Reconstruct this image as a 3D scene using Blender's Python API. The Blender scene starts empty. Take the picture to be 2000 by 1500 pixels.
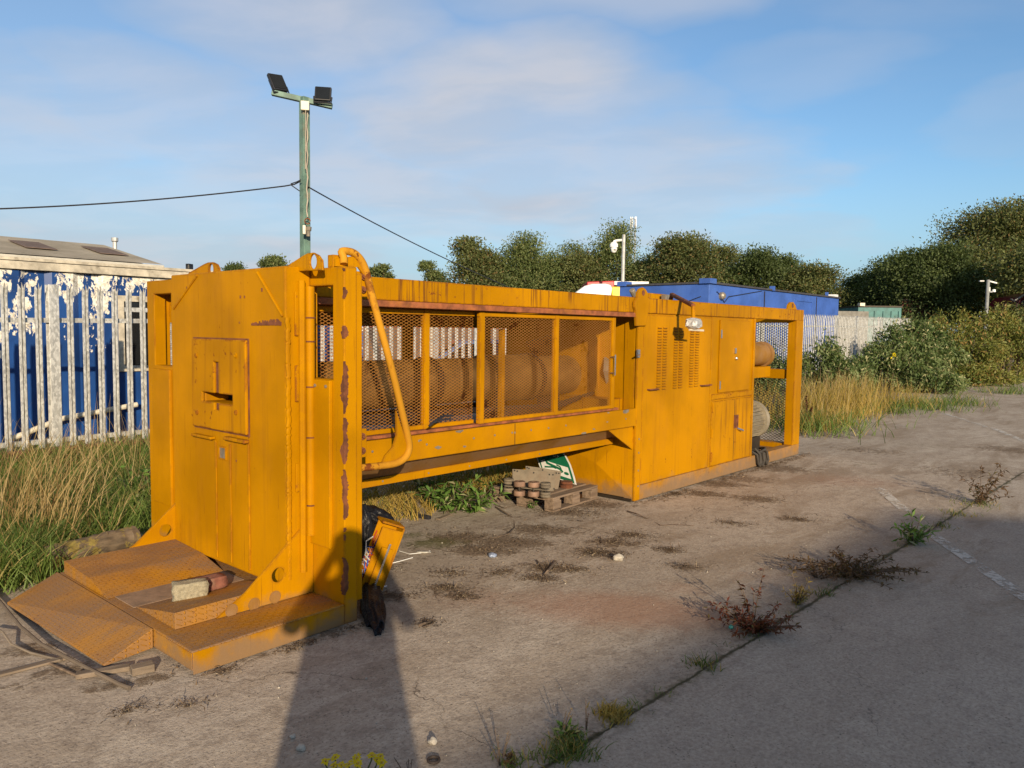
import bpy, bmesh, math, random
import numpy as np
from mathutils import Vector, Matrix, noise as mnoise

# ------------------------------------------------------------------ camera, sky, sun, exposure
S = bpy.context.scene
COL = S.collection
rng = np.random.default_rng(7)
random.seed(7)
CF, CYAW, CPIT, CROL = 1507.08, math.radians(41.3655), math.radians(-3.9046), math.radians(0.7353)
CAM = np.array([0, 0, 1.6])
FW = np.array([math.cos(CPIT)*math.cos(CYAW), math.cos(CPIT)*math.sin(CYAW), math.sin(CPIT)])
_rt = np.array([math.sin(CYAW), -math.cos(CYAW), 0]); _up = np.cross(_rt, FW)
RT = _rt*math.cos(CROL)+_up*math.sin(CROL); UP = _up*math.cos(CROL)-_rt*math.sin(CROL)
cd = bpy.data.cameras.new('camera'); cam = bpy.data.objects.new('camera', cd); COL.objects.link(cam)
cd.sensor_width = 36; cd.lens = CF/2000*36; cd.clip_start = .05; cd.clip_end = 2000
cam.matrix_world = Matrix(((RT[0], UP[0], -FW[0], CAM[0]), (RT[1], UP[1], -FW[1], CAM[1]), (RT[2], UP[2], -FW[2], CAM[2]), (0, 0, 0, 1)))
S.camera = cam

SUN_EL, SUN_AZ = math.radians(15.3), math.radians(52.7)      # light travels towards azimuth SUN_AZ
LD = Vector((math.cos(SUN_EL)*math.cos(SUN_AZ), math.cos(SUN_EL)*math.sin(SUN_AZ), -math.sin(SUN_EL)))
sd = bpy.data.lights.new('sun', 'SUN'); sun = bpy.data.objects.new('sun', sd); COL.objects.link(sun)
sd.energy = 4.8; sd.angle = math.radians(.55); sd.color = (1, .81, .56)
sun.rotation_euler = LD.to_track_quat('-Z', 'Y').to_euler()
S.view_settings.view_transform = 'Standard'; S.view_settings.look = 'None'
S.view_settings.exposure = 0.42; S.view_settings.gamma = 1
W = bpy.data.worlds.new('World'); S.world = W; W.use_nodes = True


class NT:
    """small helper to write node trees"""
    def __init__(s, tree):
        s.t = tree; s.n = tree.nodes; s.l = tree.links
    def node(s, typ, ins=None, **kw):
        n = s.n.new(typ)
        for k, v in kw.items(): setattr(n, k, v)
        for k, v in (ins or {}).items():
            i = n.inputs[k]
            if hasattr(v, 'is_linked') or isinstance(v, bpy.types.NodeSocket): s.l.new(v, i)
            else: i.default_value = v
        return n
    def m(s, op, a, b=0., c=0., clamp=False):
        n = s.node('ShaderNodeMath', {0: a, 1: b, 2: c}, operation=op); n.use_clamp = clamp
        return n.outputs[0]
    def ss(s, x, a, b):
        return s.node('ShaderNodeMapRange', {'Value': x, 'From Min': a, 'From Max': b, 'To Min': 0., 'To Max': 1.}, interpolation_type='SMOOTHSTEP').outputs[0]
    def mix(s, f, a, b, bt='MIX'):
        n = s.node('ShaderNodeMix', data_type='RGBA', blend_type=bt)
        for k, v in ((0, f), (6, a), (7, b)):
            if isinstance(v, bpy.types.NodeSocket): s.l.new(v, n.inputs[k])
            else: n.inputs[k].default_value = (tuple(v)+(1,) if k and len(v) == 3 else v)
        return n.outputs[2]
    def noise(s, vec, scale, detail=4, rough=.55, dist=0., col=False):
        n = s.node('ShaderNodeTexNoise', {'Vector': vec, 'Scale': scale, 'Detail': detail, 'Roughness': rough, 'Distortion': dist})
        return n.outputs['Color' if col else 0]
    def mapv(s, vec, scale=(1, 1, 1), loc=(0, 0, 0), rot=(0, 0, 0)):
        return s.node('ShaderNodeMapping', {'Vector': vec, 'Scale': scale, 'Location': loc, 'Rotation': rot}).outputs[0]
    def xyz(s, vec):
        return s.node('ShaderNodeSeparateXYZ', {0: vec}).outputs
    def comb(s, x, y, z=0.):
        return s.node('ShaderNodeCombineXYZ', {0: x, 1: y, 2: z}).outputs[0]
    def bump(s, h, strength=.3, dist=.01):
        return s.node('ShaderNodeBump', {'Height': h, 'Strength': strength, 'Distance': dist}).outputs[0]


CLOUDS = ((57, 21, 12, 5.5, .85), (42, 16, 14, 6.0, 1.), (35, 10.5, 14, 5.2, 1.), (54, 10, 20, 5.5, .8), (35, 24.0, 14, 3.2, .55), (22, 17, 8, 2.6, .28), (66, 14, 9, 4, .75), (28, 6.5, 12, 2.0, .5), (64, 6, 18, 6, .85), (74, 11, 8, 5, .8), (63, 22, 9, 3, .6), (8, 13, 6, 1.6, .25))
def build_world():
    t = NT(W.node_tree); t.n.clear()
    sky = t.node('ShaderNodeTexSky', sky_type='NISHITA', sun_disc=False)
    sky.sun_elevation = SUN_EL
    sx, sy = -LD.x, -LD.y
    sky.sun_rotation = math.atan2(sx, sy)
    sky.air_density = 1.0; sky.dust_density = .6; sky.ozone_density = 2.0
    d = t.node('ShaderNodeTexCoord').outputs['Generated']
    o = t.xyz(d)
    zz = t.m('ADD', t.m('MAXIMUM', o[2], 0.), .12)
    p = t.comb(t.m('DIVIDE', o[0], zz), t.m('DIVIDE', o[1], zz), 0.)
    pr = t.mapv(p, (1, 1, 1), (3.1, 1.4, 0), (0, 0, -.5))
    warp = t.noise(pr, .6, 3, .5, col=True)
    pw = t.node('ShaderNodeVectorMath', {0: pr, 1: t.node('ShaderNodeVectorMath', {0: warp, 'Scale': .9}, operation='SCALE').outputs[0]}, operation='ADD').outputs[0]
    n1 = t.noise(pw, .62, 5, .5)
    n2 = t.noise(t.mapv(pw, (1.3, .8, 1), (7, 2, 0)), 2.1, 6, .55)
    dens = t.m('ADD', t.m('MULTIPLY', n1, .82), t.m('MULTIPLY', n2, .22))
    # cloud banks by compass bearing and height above the horizon (degrees)
    az = t.m('MULTIPLY', t.m('ARCTAN2', o[1], o[0]), 57.2958); el = t.m('MULTIPLY', t.m('ARCSINE', o[2]), 57.2958)
    wv = t.xyz(t.noise(t.mapv(p, (1, 1, 1), (1, 5, 0)), 1.6, 4, .55, col=True))
    az = t.m('ADD', az, t.m('MULTIPLY', t.m('SUBTRACT', wv[0], .5), 14.)); el = t.m('ADD', el, t.m('MULTIPLY', t.m('SUBTRACT', wv[1], .5), 7.))
    cov = None
    for a0, e0, ra, re, k in CLOUDS:
        q = t.m('ADD', t.m('POWER', t.m('ABSOLUTE', t.m('DIVIDE', t.m('SUBTRACT', az, a0), ra)), 2.), t.m('POWER', t.m('ABSOLUTE', t.m('DIVIDE', t.m('SUBTRACT', el, e0), re)), 2.))
        v = t.m('MULTIPLY', t.m('SUBTRACT', 1., t.ss(q, .1, 1.5)), k)
        cov = v if cov is None else t.m('MAXIMUM', cov, v)
    m = t.m('MULTIPLY', cov, t.m('ADD', .56, t.m('MULTIPLY', t.ss(dens, .36, .64), .42)))
    m = t.m('MAXIMUM', m, t.m('ADD', t.m('MULTIPLY', t.ss(dens, .52, .68), .2), t.m('MULTIPLY', t.ss(az, 5., 70.), .18)))
    sk = t.mix(1., sky.outputs[0], (.98, 1.20, 1.36), 'MULTIPLY')
    sk = t.mix(t.m('SUBTRACT', 1., t.ss(o[2], -.02, .22)), sk, (3.05, 4.5, 5.75))
    c = t.mix(m, sk, t.mix(t.ss(n2, .4, .62), (4.45, 4.75, 5.4), (5.1, 5.2, 5.7)))
    # unseen zenith mixed to a dim warm tone, tuned as fill for the shade
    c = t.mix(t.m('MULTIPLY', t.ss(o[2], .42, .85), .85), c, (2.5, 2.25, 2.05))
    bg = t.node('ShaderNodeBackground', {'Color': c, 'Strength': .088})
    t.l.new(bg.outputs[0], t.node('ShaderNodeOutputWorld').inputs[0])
build_world()

# ------------------------------------------------------------------ pixel -> real point helpers
X_, Y_, Z_ = 0, 1, 2
def ray(px, py): return FW*CF+RT*(px-1000)+UP*(750-py)
def on(ax, v, px, py):
    d = ray(px, py); return CAM+d*((v-CAM[ax])/d[ax])
def onp(p0, n, px, py):
    d = ray(px, py); n = np.array(n); return CAM+d*(((np.array(p0)-CAM)@n)/(d@n))
def dep(px, py, z): return CAM+ray(px, py)*z/CF
def G(px, py, z=0.): return on(2, z, px, py)
def gx(px, z):
    p = dep(px, 660, z); return np.array([p[0], p[1], 0.])
def ztop(px, py, z): return dep(px, py, z)[2]

# ------------------------------------------------------------------ materials
MATS = {}
def newmat(name):
    m = bpy.data.materials.new(name); m.use_nodes = True
    t = NT(m.node_tree); t.n.clear()
    b = t.node('ShaderNodeBsdfPrincipled'); t.l.new(b.outputs[0], t.node('ShaderNodeOutputMaterial').inputs[0])
    return m, t, b
def setp(t, b, **kw):
    for k, v in kw.items():
        k = k.replace('_', ' ')
        if isinstance(v, bpy.types.NodeSocket): t.l.new(v, b.inputs[k])
        else: b.inputs[k].default_value = (tuple(v)+(1,) if isinstance(v, tuple) and len(v) == 3 else v)
def objc(t): return t.node('ShaderNodeTexCoord').outputs['Object']

def plain(name, col, rough=.6, metal=0., var=.25, scale=6., bump=.1, dirt=None, spec=.5):
    m, t, b = newmat(name); p = objc(t)
    n = t.noise(p, scale, 6, .6)
    dk = tuple(c*(1-var) for c in col); lt = tuple(min(1, c*(1+var*.6)) for c in col)
    c = t.mix(t.ss(n, .3, .7), dk, lt)
    if dirt:
        c = t.mix(t.m('MULTIPLY', t.ss(t.noise(p, scale*.6, 7, .65), .5, .72), dirt[1]), c, dirt[0])
    setp(t, b, Base_Color=c, Roughness=rough, Metallic=metal, Specular_IOR_Level=spec)
    if bump: setp(t, b, Normal=t.bump(t.noise(p, scale*8, 4), bump, .004))
    return m

def paint(name, col=(.435, .192, .0008), streak=.35, rust=.66, mud=0., dust=0., edge=.55, hue=0.):
    m, t, b = newmat(name); p = objc(t); o = t.xyz(p)
    n = t.noise(p, 1.3, 5, .55)
    c = t.mix(t.ss(n, .34, .66), tuple(x*.76 for x in col), tuple(x*1.06 for x in col))
    c = t.mix(t.m('MULTIPLY', t.ss(t.noise(t.mapv(p, (2.2, 2.2, 1.1), (3, 5, 1)), 1.6, 6, .65), .52, .68), .22), c, (.33, .135, .012))
    # run marks of dirty rain water
    sv = t.mapv(p, (21, 21, .9) if streak < .8 else (38, 38, 1.3)); s1 = t.noise(sv, 1., 5, .6)
    s2 = t.noise(t.mapv(p, (1.7, 1.7, 1.2)), 1., 3)
    sm = t.m('MULTIPLY', t.ss(s1, .50, .64), t.ss(s2, .40, .58))
    c = t.mix(t.m('MULTIPLY', sm, min(1., streak*streak*1.7)), c, (.17, .066, .010))
    # thin rust drips that start from pin holes
    f1 = t.noise(t.mapv(p, (75, 75, 1.6)), 1., 3, .55); f2 = t.noise(t.mapv(p, (5, 5, 2.2)), 1., 4, .6)
    c = t.mix(t.m('MULTIPLY', t.m('MULTIPLY', t.ss(f1, .625, .69), t.ss(f2, .51, .59)), min(1., .3+.6*streak)), c, (.12, .032, .006))
    # small rust spots and worn edges
    r1 = t.noise(p, 17, 7, .68); r2 = t.noise(p, 2.3, 3)
    rm = t.m('MULTIPLY', t.ss(r1, rust, rust+.06), t.ss(r2, .45, .6))
    if edge:
        bv = t.node('ShaderNodeBevel', {'Radius': .018}, samples=3).outputs[0]
        dt = t.node('ShaderNodeVectorMath', {0: bv, 1: t.node('ShaderNodeNewGeometry').outputs['Normal']}, operation='DOT_PRODUCT').outputs['Value']
        em = t.ss(t.m('SUBTRACT', 1., dt), .008, .05)
        en = t.ss(t.noise(t.mapv(p, (7, 7, 5)), 1., 6, .7), .45, .53)
        rm = t.m('MAXIMUM', rm, t.m('MULTIPLY', t.m('MULTIPLY', em, en), edge))
    c = t.mix(rm, c, t.mix(t.noise(p, 40, 3), (.085, .022, .008), (.24, .075, .018)))
    rough = t.m('ADD', .48, t.m('MULTIPLY', rm, .4))
    if dust:
        dm = t.ss(t.noise(p, 2.7, 7, .62), .5-dust*.4, .62)
        dm = t.m('MULTIPLY', dm, t.m('ADD', .45, t.m('MULTIPLY', t.noise(p, 30, 4), .6)))
        c = t.mix(dm, c, (.27, .165, .092)); rough = t.m('ADD', rough, t.m('MULTIPLY', dm, .3))
    if mud:
        mz = t.m('ADD', o[2], t.m('MULTIPLY', t.m('SUBTRACT', t.noise(p, 5, 6, .65), .5), -.42*mud))
        mm = t.m('SUBTRACT', 1., t.ss(mz, .02*mud, .16*mud))
        c = t.mix(t.m('MULTIPLY', mm, .8), c, (.20, .135, .085)); rough = t.m('ADD', rough, t.m('MULTIPLY', mm, .3))
    bh = t.m('ADD', t.m('ADD', t.m('MULTIPLY', t.noise(p, 5., 3), .5), t.m('MULTIPLY', t.noise(p, 1.6, 2), 1.6)), t.m('MULTIPLY', t.noise(p, 60., 3), .12))
    setp(t, b, Base_Color=c, Roughness=rough, Normal=t.bump(bh, .34, .014), Specular_IOR_Level=.05)
    return m

def checker_plate(name, dust=.6, worn=.0):
    m, t, b = newmat(name); p = objc(t); o = t.xyz(p)
    k = 36.
    u = t.m('MULTIPLY', t.m('ADD', o[0], o[2]), k); v = t.m('MULTIPLY', t.m('ADD', o[1], o[2]), k)
    par = t.m('MODULO', t.m('ABSOLUTE', t.m('ADD', t.m('FLOOR', u), t.m('FLOOR', v))), 2.)
    lu = t.m('SUBTRACT', t.m('FRACT', u), .5); lv = t.m('SUBTRACT', t.m('FRACT', v), .5)
    a = t.m('ADD', lu, lv); d = t.m('SUBTRACT', lu, lv)
    A = t.m('ADD', t.m('MULTIPLY', a, t.m('SUBTRACT', 1., par)), t.m('MULTIPLY', d, par))
    B = t.m('ADD', t.m('MULTIPLY', d, t.m('SUBTRACT', 1., par)), t.m('MULTIPLY', a, par))
    r = t.m('ADD', t.m('POWER', t.m('DIVIDE', A, .62), 2.), t.m('POWER', t.m('DIVIDE', B, .2), 2.))
    bar = t.m('SUBTRACT', 1., t.ss(r, .5, 1.))
    n = t.noise(p, 3., 6, .62)
    c = t.mix(t.ss(n, .35, .65), (.31, .13, .006), (.40, .175, .005))
    dm = t.m('MULTIPLY', t.ss(t.noise(t.mapv(p, (1, 2.4, 1)), 1.9, 7, .62), .52-dust*.34, .64), t.m('SUBTRACT', .98, t.m('MULTIPLY', bar, .75)))
    c = t.mix(dm, c, (.215, .122, .062))
    sp = t.ss(t.noise(p, 34, 5, .7), .62, .68)
    c = t.mix(t.m('MULTIPLY', sp, .8), c, (.10, .032, .012))
    setp(t, b, Base_Color=c, Roughness=t.m('ADD', .5, t.m('MULTIPLY', dm, .35)), Normal=t.bump(t.m('ADD', bar, t.m('MULTIPLY', t.noise(p, 70, 3), .15)), .9, .006))
    return m

def leafm(name, c1, c2, c3=None, rough=.55, trans=.35, ttint=(1.05, 1.15, .5)):
    m, t, b = newmat(name)
    r = t.node('ShaderNodeNewGeometry').outputs['Random Per Island']
    p = objc(t)
    f = t.m('ADD', t.m('MULTIPLY', r, .5), t.m('MULTIPLY', t.ss(t.noise(p, .8, 4), .36, .64), .5))
    c = t.mix(f, c1, c2)
    if c3: c = t.mix(t.ss(r, .80, .97), c, c3)
    setp(t, b, Base_Color=c, Roughness=rough, Specular_IOR_Level=.3)
    tr = t.node('ShaderNodeBsdfTranslucent', {'Color': t.mix(1., c, ttint, 'MULTIPLY')})
    mx = t.node('ShaderNodeMixShader', {0: trans, 1: b.outputs[0], 2: tr.outputs[0]})
    t.l.new(mx.outputs[0], [n for n in t.n if n.type == 'OUTPUT_MATERIAL'][0].inputs[0])
    return m

def m_galv():
    m, t, b = newmat('galvanised_steel'); p = objc(t)
    v = t.node('ShaderNodeTexVoronoi', {'Vector': t.mapv(p, (1, 1, .55)), 'Scale': 55.}).outputs['Color']
    n = t.noise(p, 4, 6, .6)
    f = t.m('ADD', t.m('MULTIPLY', t.xyz(v)[0], .4), t.m('MULTIPLY', n, .6))
    c = t.mix(t.ss(f, .25, .75), (.36, .36, .35), (.62, .62, .60))
    c = t.mix(t.m('MULTIPLY', t.ss(t.noise(p, 9, 6, .7), .62, .72), .45), c, (.33, .29, .24))
    setp(t, b, Base_Color=c, Roughness=t.m('ADD', .38, t.m('MULTIPLY', f, .2)), Metallic=.35)
    return m
def m_peel():
    m, t, b = newmat('peeling_blue_paint'); p = objc(t); o = t.xyz(p)
    n = t.noise(t.mapv(p, (1.6, 1.6, .9)), 2.1, 9, .70, .4)
    ht = t.m('MULTIPLY', t.m('SUBTRACT', o[2], 1.1), .10)
    n = t.m('ADD', t.m('MULTIPLY', n, .72), t.m('MULTIPLY', t.noise(t.mapv(p, (1.3, 1.3, .8)), 13, 7, .7), .30))
    pe = t.ss(t.m('ADD', n, ht), .613, .622)
    blue = t.mix(t.ss(t.noise(p, 1.2, 4), .3, .7), (.007, .034, .14), (.014, .068, .26))
    wh = t.mix(t.ss(t.noise(p, 14, 6, .7), .35, .6), (.50, .45, .36), (.78, .75, .68))
    wh = t.mix(t.m('MULTIPLY', t.ss(t.noise(p, 24, 6, .7), .57, .66), .85), wh, (.10, .075, .06))
    c = t.mix(pe, blue, wh)
    setp(t, b, Base_Color=c, Roughness=t.m('ADD', .38, t.m('MULTIPLY', pe, .4)), Normal=t.bump(pe, .4, .004))
    return m
def m_wood(name, c1, c2, ax=(1, 14, 14), lichen=None):
    m, t, b = newmat(name); p = objc(t)
    n = t.noise(t.mapv(p, ax), 2.2, 7, .6); n2 = t.noise(p, 3, 5)
    c = t.mix(t.ss(n, .3, .7), c1, c2); c = t.mix(t.m('MULTIPLY', t.ss(n2, .5, .7), .5), c, (.17, .125, .085))
    if lichen: c = t.mix(t.m('MULTIPLY', t.ss(t.noise(p, 8, 7, .7), .52, .58), .9), c, t.mix(t.noise(p, 40, 3), lichen, (.14, .10, .03)))
    setp(t, b, Base_Color=c, Roughness=.85, Normal=t.bump(n, .5, .006))
    return m
def m_brick():
    m, t, b = newmat('red_brick_wall'); p = objc(t); o = t.xyz(p)
    br = t.node('ShaderNodeTexBrick', {'Vector': t.comb(t.m('ADD', o[0], o[1]), o[2], 0.), 'Color1': (.16, .045, .03, 1), 'Color2': (.22, .07, .045, 1), 'Mortar': (.2, .17, .14, 1), 'Scale': 4.5, 'Mortar Size': .02}).outputs[0]
    setp(t, b, Base_Color=t.mix(t.m('MULTIPLY', t.noise(p, 3, 5), .5), br, (.09, .04, .03)), Roughness=.9)
    return m
def m_roofsheet():
    m, t, b = newmat('fibre_cement_roof'); p = objc(t); o = t.xyz(p)
    n = t.noise(p, .9, 7, .62)
    c = t.mix(t.ss(n, .32, .68), (.27, .235, .18), (.42, .37, .29))
    c = t.mix(t.m('MULTIPLY', t.ss(t.noise(p, 6, 6, .7), .55, .7), .5), c, (.09, .09, .055))
    setp(t, b, Base_Color=c, Roughness=.9)
    return m
def m_ground():
    m, t, b = newmat('worn_concrete'); p = objc(t); o_ = t.xyz(p)
    at = t.node('ShaderNodeAttribute', attribute_name='mask').outputs['Color']
    a = t.node('ShaderNodeSeparateColor', {0: at}).outputs
    n1 = t.noise(p, .35, 6, .6); n2 = t.noise(t.mapv(p, (1, 2.6, 1), rot=(0, 0, .5)), 1.1, 8, .62, .3)
    n3 = t.noise(p, 9, 8, .68); n4 = t.noise(p, 75, 4, .7)
    c = t.mix(t.ss(n1, .32, .68), (.375, .312, .25), (.49, .42, .347))
    c = t.mix(t.m('MULTIPLY', t.ss(n2, .42, .66), .55), c, (.30, .235, .175))
    c = t.mix(t.m('MULTIPLY', t.ss(t.noise(t.mapv(p, (1, 3, 1), (4, 8, 0), (0, 0, .8)), .9, 9, .7, .5), .53, .66), .5), c, (.57, .50, .415))
    c = t.mix(t.m('MULTIPLY', t.ss(n3, .47, .62), .5), c, (.25, .20, .16))
    c = t.mix(t.m('MULTIPLY', t.ss(n4, .54, .62), .65), c, (.17, .14, .115))
    c = t.mix(t.m('MULTIPLY', t.ss(t.noise(p, 130, 3, .6), .64, .70), .5), c, (.52, .48, .43))
    # reddish stain, packed soil, moss (attribute masks: where those really lie)
    wob = t.m('SUBTRACT', t.m('ADD', t.m('MULTIPLY', n3, .5), t.m('MULTIPLY', t.noise(p, 26, 6, .7), .5)), .5)
    soil = t.ss(t.m('ADD', a[0], t.m('MULTIPLY', wob, 2.7)), .40, .78)
    red = t.m('MULTIPLY', t.ss(t.m('ADD', a[1], t.m('MULTIPLY', wob, .8)), .2, .8), .5)
    moss = t.m('MULTIPLY', t.ss(t.m('ADD', a[2], t.m('MULTIPLY', wob, 1.6)), .4, .75), .75)
    # the slab beyond the joint is a greyer pour
    n6 = t.noise(t.mapv(p, (1, 1.6, 1), rot=(0, 0, .6)), 32, 6, .66)
    c = t.mix(t.m('MULTIPLY', t.ss(n6, .50, .62), .36), c, (.24, .195, .155))
    c = t.mix(t.m('MULTIPLY', t.ss(n6, .46, .36), .35), c, (.60, .525, .44))
    cv = t.node('ShaderNodeVectorMath', {0: p, 1: t.node('ShaderNodeVectorMath', {0: t.noise(p, 1.3, 5, .6, col=True), 'Scale': .9}, operation='SCALE').outputs[0]}, operation='ADD').outputs[0]
    ce = t.node('ShaderNodeTexVoronoi', {'Vector': cv, 'Scale': .42}, feature='DISTANCE_TO_EDGE').outputs['Distance']
    crk = t.m('MULTIPLY', t.m('SUBTRACT', 1., t.ss(ce, .0006, .0022)), t.ss(t.noise(p, .8, 3), .47, .55))
    c = t.mix(t.m('MULTIPLY', crk, .75), c, (.07, .055, .042))
    jd = t.m('ADD', t.m('MULTIPLY', t.m('SUBTRACT', o_[0], float(JA[0])), float(JN[0])), t.m('MULTIPLY', t.m('SUBTRACT', o_[1], float(JA[1])), float(JN[1])))
    c = t.mix(t.m('MULTIPLY', t.ss(t.m('ADD', jd, t.m('MULTIPLY', t.m('SUBTRACT', n3, .5), .1)), .02, -.02), .42), c, t.mix(t.ss(t.noise(p, 55, 5, .7), .4, .62), (.47, .42, .37), (.27, .24, .21)))
    ja = t.m('ABSOLUTE', t.m('ADD', jd, t.m('MULTIPLY', t.m('SUBTRACT', t.noise(p, 7, 5, .6), .5), .035)))
    jl = t.m('SUBTRACT', 1., t.ss(ja, .003, t.m('ADD', .006, t.m('MULTIPLY', t.ss(t.noise(p, 5, 5, .7), .35, .7), .03))))
    c = t.mix(t.m('MULTIPLY', t.m('SUBTRACT', 1., t.ss(ja, .0, .09)), t.m('MULTIPLY', t.ss(n3, .42, .6), .55)), c, (.16, .13, .09))
    # brown mud dried in long smears across the yard
    mu = t.ss(t.noise(t.mapv(p, (.7, 2.6, 1), (2, 9, 0), (0, 0, .25)), .8, 9, .68, .6), .50, .62)
    c = t.mix(t.m('MULTIPLY', t.m('MULTIPLY', mu, t.ss(o_[0], 2.5, 6.)), .55), c, (.235, .175, .12))
    c = t.mix(red, c, (.36, .185, .115))
    c = t.mix(t.m('MULTIPLY', soil, .78), c, t.mix(t.ss(t.noise(p, 40, 5, .7), .35, .65), (.085, .058, .038), (.25, .18, .12)))
    c = t.mix(moss, c, t.mix(t.noise(p, 50, 4), (.06, .065, .018), (.16, .15, .05)))
    vp = t.node('ShaderNodeTexVoronoi', {'Vector': p, 'Scale': 58.}).outputs['Distance']
    pit = t.m('MULTIPLY', t.m('SUBTRACT', 1., t.ss(vp, .12, .30)), t.ss(t.noise(p, 13, 4, .6), .46, .60))
    pit2 = t.m('MULTIPLY', t.m('SUBTRACT', 1., t.ss(t.node('ShaderNodeTexVoronoi', {'Vector': p, 'Scale': 21.}).outputs['Distance'], .06, .14)), t.ss(t.noise(p, 5, 4, .6), .5, .6))
    pit = t.m('MAXIMUM', pit, pit2)
    c = t.mix(t.m('MULTIPLY', pit, .7), c, (.085, .07, .056))
    c = t.mix(t.m('MULTIPLY', jl, .9), c, t.mix(t.noise(p, 11, 4), (.035, .030, .02), (.085, .08, .035)))
    h = t.m('ADD', t.m('ADD', t.m('MULTIPLY', n3, .5), t.m('MULTIPLY', n4, .28)), t.m('MULTIPLY', t.m('MULTIPLY', soil, t.noise(p, 45, 5, .75)), 1.6))
    setp(t, b, Base_Color=c, Roughness=.9, Normal=t.bump(t.m('ADD', h, t.m('MULTIPLY', t.noise(p, 30, 5, .65), .45)), .75, .012), Specular_IOR_Level=.2)
    return m
def m_line():
    m, t, b = newmat('worn_line_paint'); p = objc(t)
    n = t.m('ADD', t.m('MULTIPLY', t.noise(p, 22, 7, .72), .6), t.m('MULTIPLY', t.noise(p, 4, 4), .4))
    setp(t, b, Base_Color=(.62, .59, .54), Roughness=.85, Alpha=t.m('MULTIPLY', t.ss(n, .44, .56), .85))
    return m
def m_bag():
    m, t, b = newmat('black_bin_bag_plastic'); p = objc(t)
    n = t.noise(t.mapv(p, (1.3, 1.3, .5)), 11, 4, .6, 2.0)
    setp(t, b, Base_Color=(.012, .0125, .016), Roughness=.34, Normal=t.bump(n, .45, .03), Specular_IOR_Level=.14)
    return m

OR = paint('orange_paint', mud=0.)
ORM = paint('orange_paint_muddy_foot', mud=1.)
ORS = paint('orange_paint_streaked', streak=.85, rust=.6, edge=.8)
ORR = paint('orange_paint_rusting', streak=.5, rust=.60, edge=1.)
ORC = paint('orange_paint_clean', streak=.12, rust=.72, edge=.35)
RAMP = plain('dusty_ram_paint', (.175, .092, .024), .7, 0, .4, 5, .3, ((.07, .042, .018), .7))
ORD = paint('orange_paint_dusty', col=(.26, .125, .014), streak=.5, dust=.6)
MESHM = paint('orange_mesh_paint', col=(.46, .205, .05), streak=.1, rust=.55, edge=0)
CHK = checker_plate('orange_checker_plate')
CHKD = checker_plate('orange_checker_plate_dirty', dust=.85)
RUST = plain('rust', (.16, .052, .020), .9, 0, .5, 14, .4)
RUSTL = plain('rusty_rail', (.27, .085, .030), .85, 0, .5, 12, .4, ((.40, .15, .01), .5))
DARK = plain('void_black', (.012, .010, .009), .8)  # flat black painted in for the darkness of slots, holes and voids
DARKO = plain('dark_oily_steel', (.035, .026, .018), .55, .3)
GALV = m_galv()
PEEL = m_peel()
GREYM = plain('grey_pole_metal', (.42, .42, .41), .45, .3)
STEEL = plain('dull_steel', (.27, .235, .185), .5, .4, .3, 14, .2, ((.25, .18, .11), .6))
DUSTY = plain('dusty_plate_steel', (.165, .135, .098), .85, 0, .25, 10, .2, ((.15, .10, .065), .6))
CHROME = plain('bright_metal', (.72, .72, .70), .2, .95, .1)
FOIL = plain('silver_foil', (.55, .55, .54), .5, .45, .3, 26, 1.)
POLEG = plain('dull_grey_pole', (.22, .23, .23), .6)
GREEN_P = plain('green_post_paint', (.115, .20, .16), .6, 0, .35, 6, .1, ((.22, .15, .10), .8))
BLACKP = plain('black_plastic', (.02, .02, .024), .45)
WHITEP = plain('white_plastic', (.78, .78, .76), .4, 0, .08)
CREAM = plain('cream_plastic', (.62, .57, .46), .5, 0, .1)
CREAMW = plain('weathered_cream_rail', (.50, .45, .36), .7, 0, .35, 7, .2, ((.09, .07, .045), .9))
WOODP = m_wood('pallet_wood', (.12, .082, .055), (.245, .175, .122))
WOODG = m_wood('grey_timber', (.12, .09, .065), (.24, .185, .135))
BARK = m_wood('bark', (.06, .045, .032), (.14, .105, .075), (8, 8, 1))
BARKL = m_wood('mossy_log_bark', (.06, .045, .03), (.17, .125, .08), (3, 10, 10), (.34, .27, .06))
BAG = m_bag()
GLASS = plain('dark_glass', (.012, .014, .016), .06, 0, .1)
BLUE = plain('blue_cabin_paint', (.048, .118, .42), .5, 0, .2, 1.6, .1, ((.085, .17, .45), .4))
TEAL = plain('teal_container_paint', (.045, .16, .16), .55, 0, .3, 3)
WHITEV = plain('white_vehicle_paint', (.80, .80, .79), .25, 0, .05)
REDV = plain('red_vehicle_paint', (.42, .015, .02), .4, 0, .15)
YELV = plain('yellow_vehicle_paint', (.80, .53, .01), .4, 0, .1)
BLUEV = plain('blue_car_paint', (.10, .16, .30), .28, .3, .1)
MAROON = plain('maroon_paint', (.12, .012, .018), .3, 0, .2)
TYRE = plain('tyre_rubber', (.02, .02, .02), .85)
BRICKW = m_brick()
ROOF = m_roofsheet()
SIGNG = plain('sign_green', (.008, .115, .055), .35, 0, .15)
SIGNW = plain('sign_white', (.62, .61, .58), .4, 0, .12)
STONE = plain('pale_stone', (.33, .29, .20), .95, 0, .28, 70, .9, ((.20, .17, .11), .4))
BRICK = plain('red_brick', (.22, .085, .058), .95, 0, .3, 22, .5, ((.25, .16, .11), .7))
PEB = plain('pebble_stone', (.42, .38, .32), .9, 0, .3, 20)
TWIG = plain('twig_bark', (.12, .085, .06), .9, 0, .35, 20, .2)
STRAW = leafm('straw', (.30, .21, .085), (.50, .385, .185), (.24, .15, .06), trans=.25, ttint=(1.1, 1, .6))
GRASS = leafm('green_grass', (.06, .115, .022), (.18, .25, .06), (.42, .32, .13))
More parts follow.
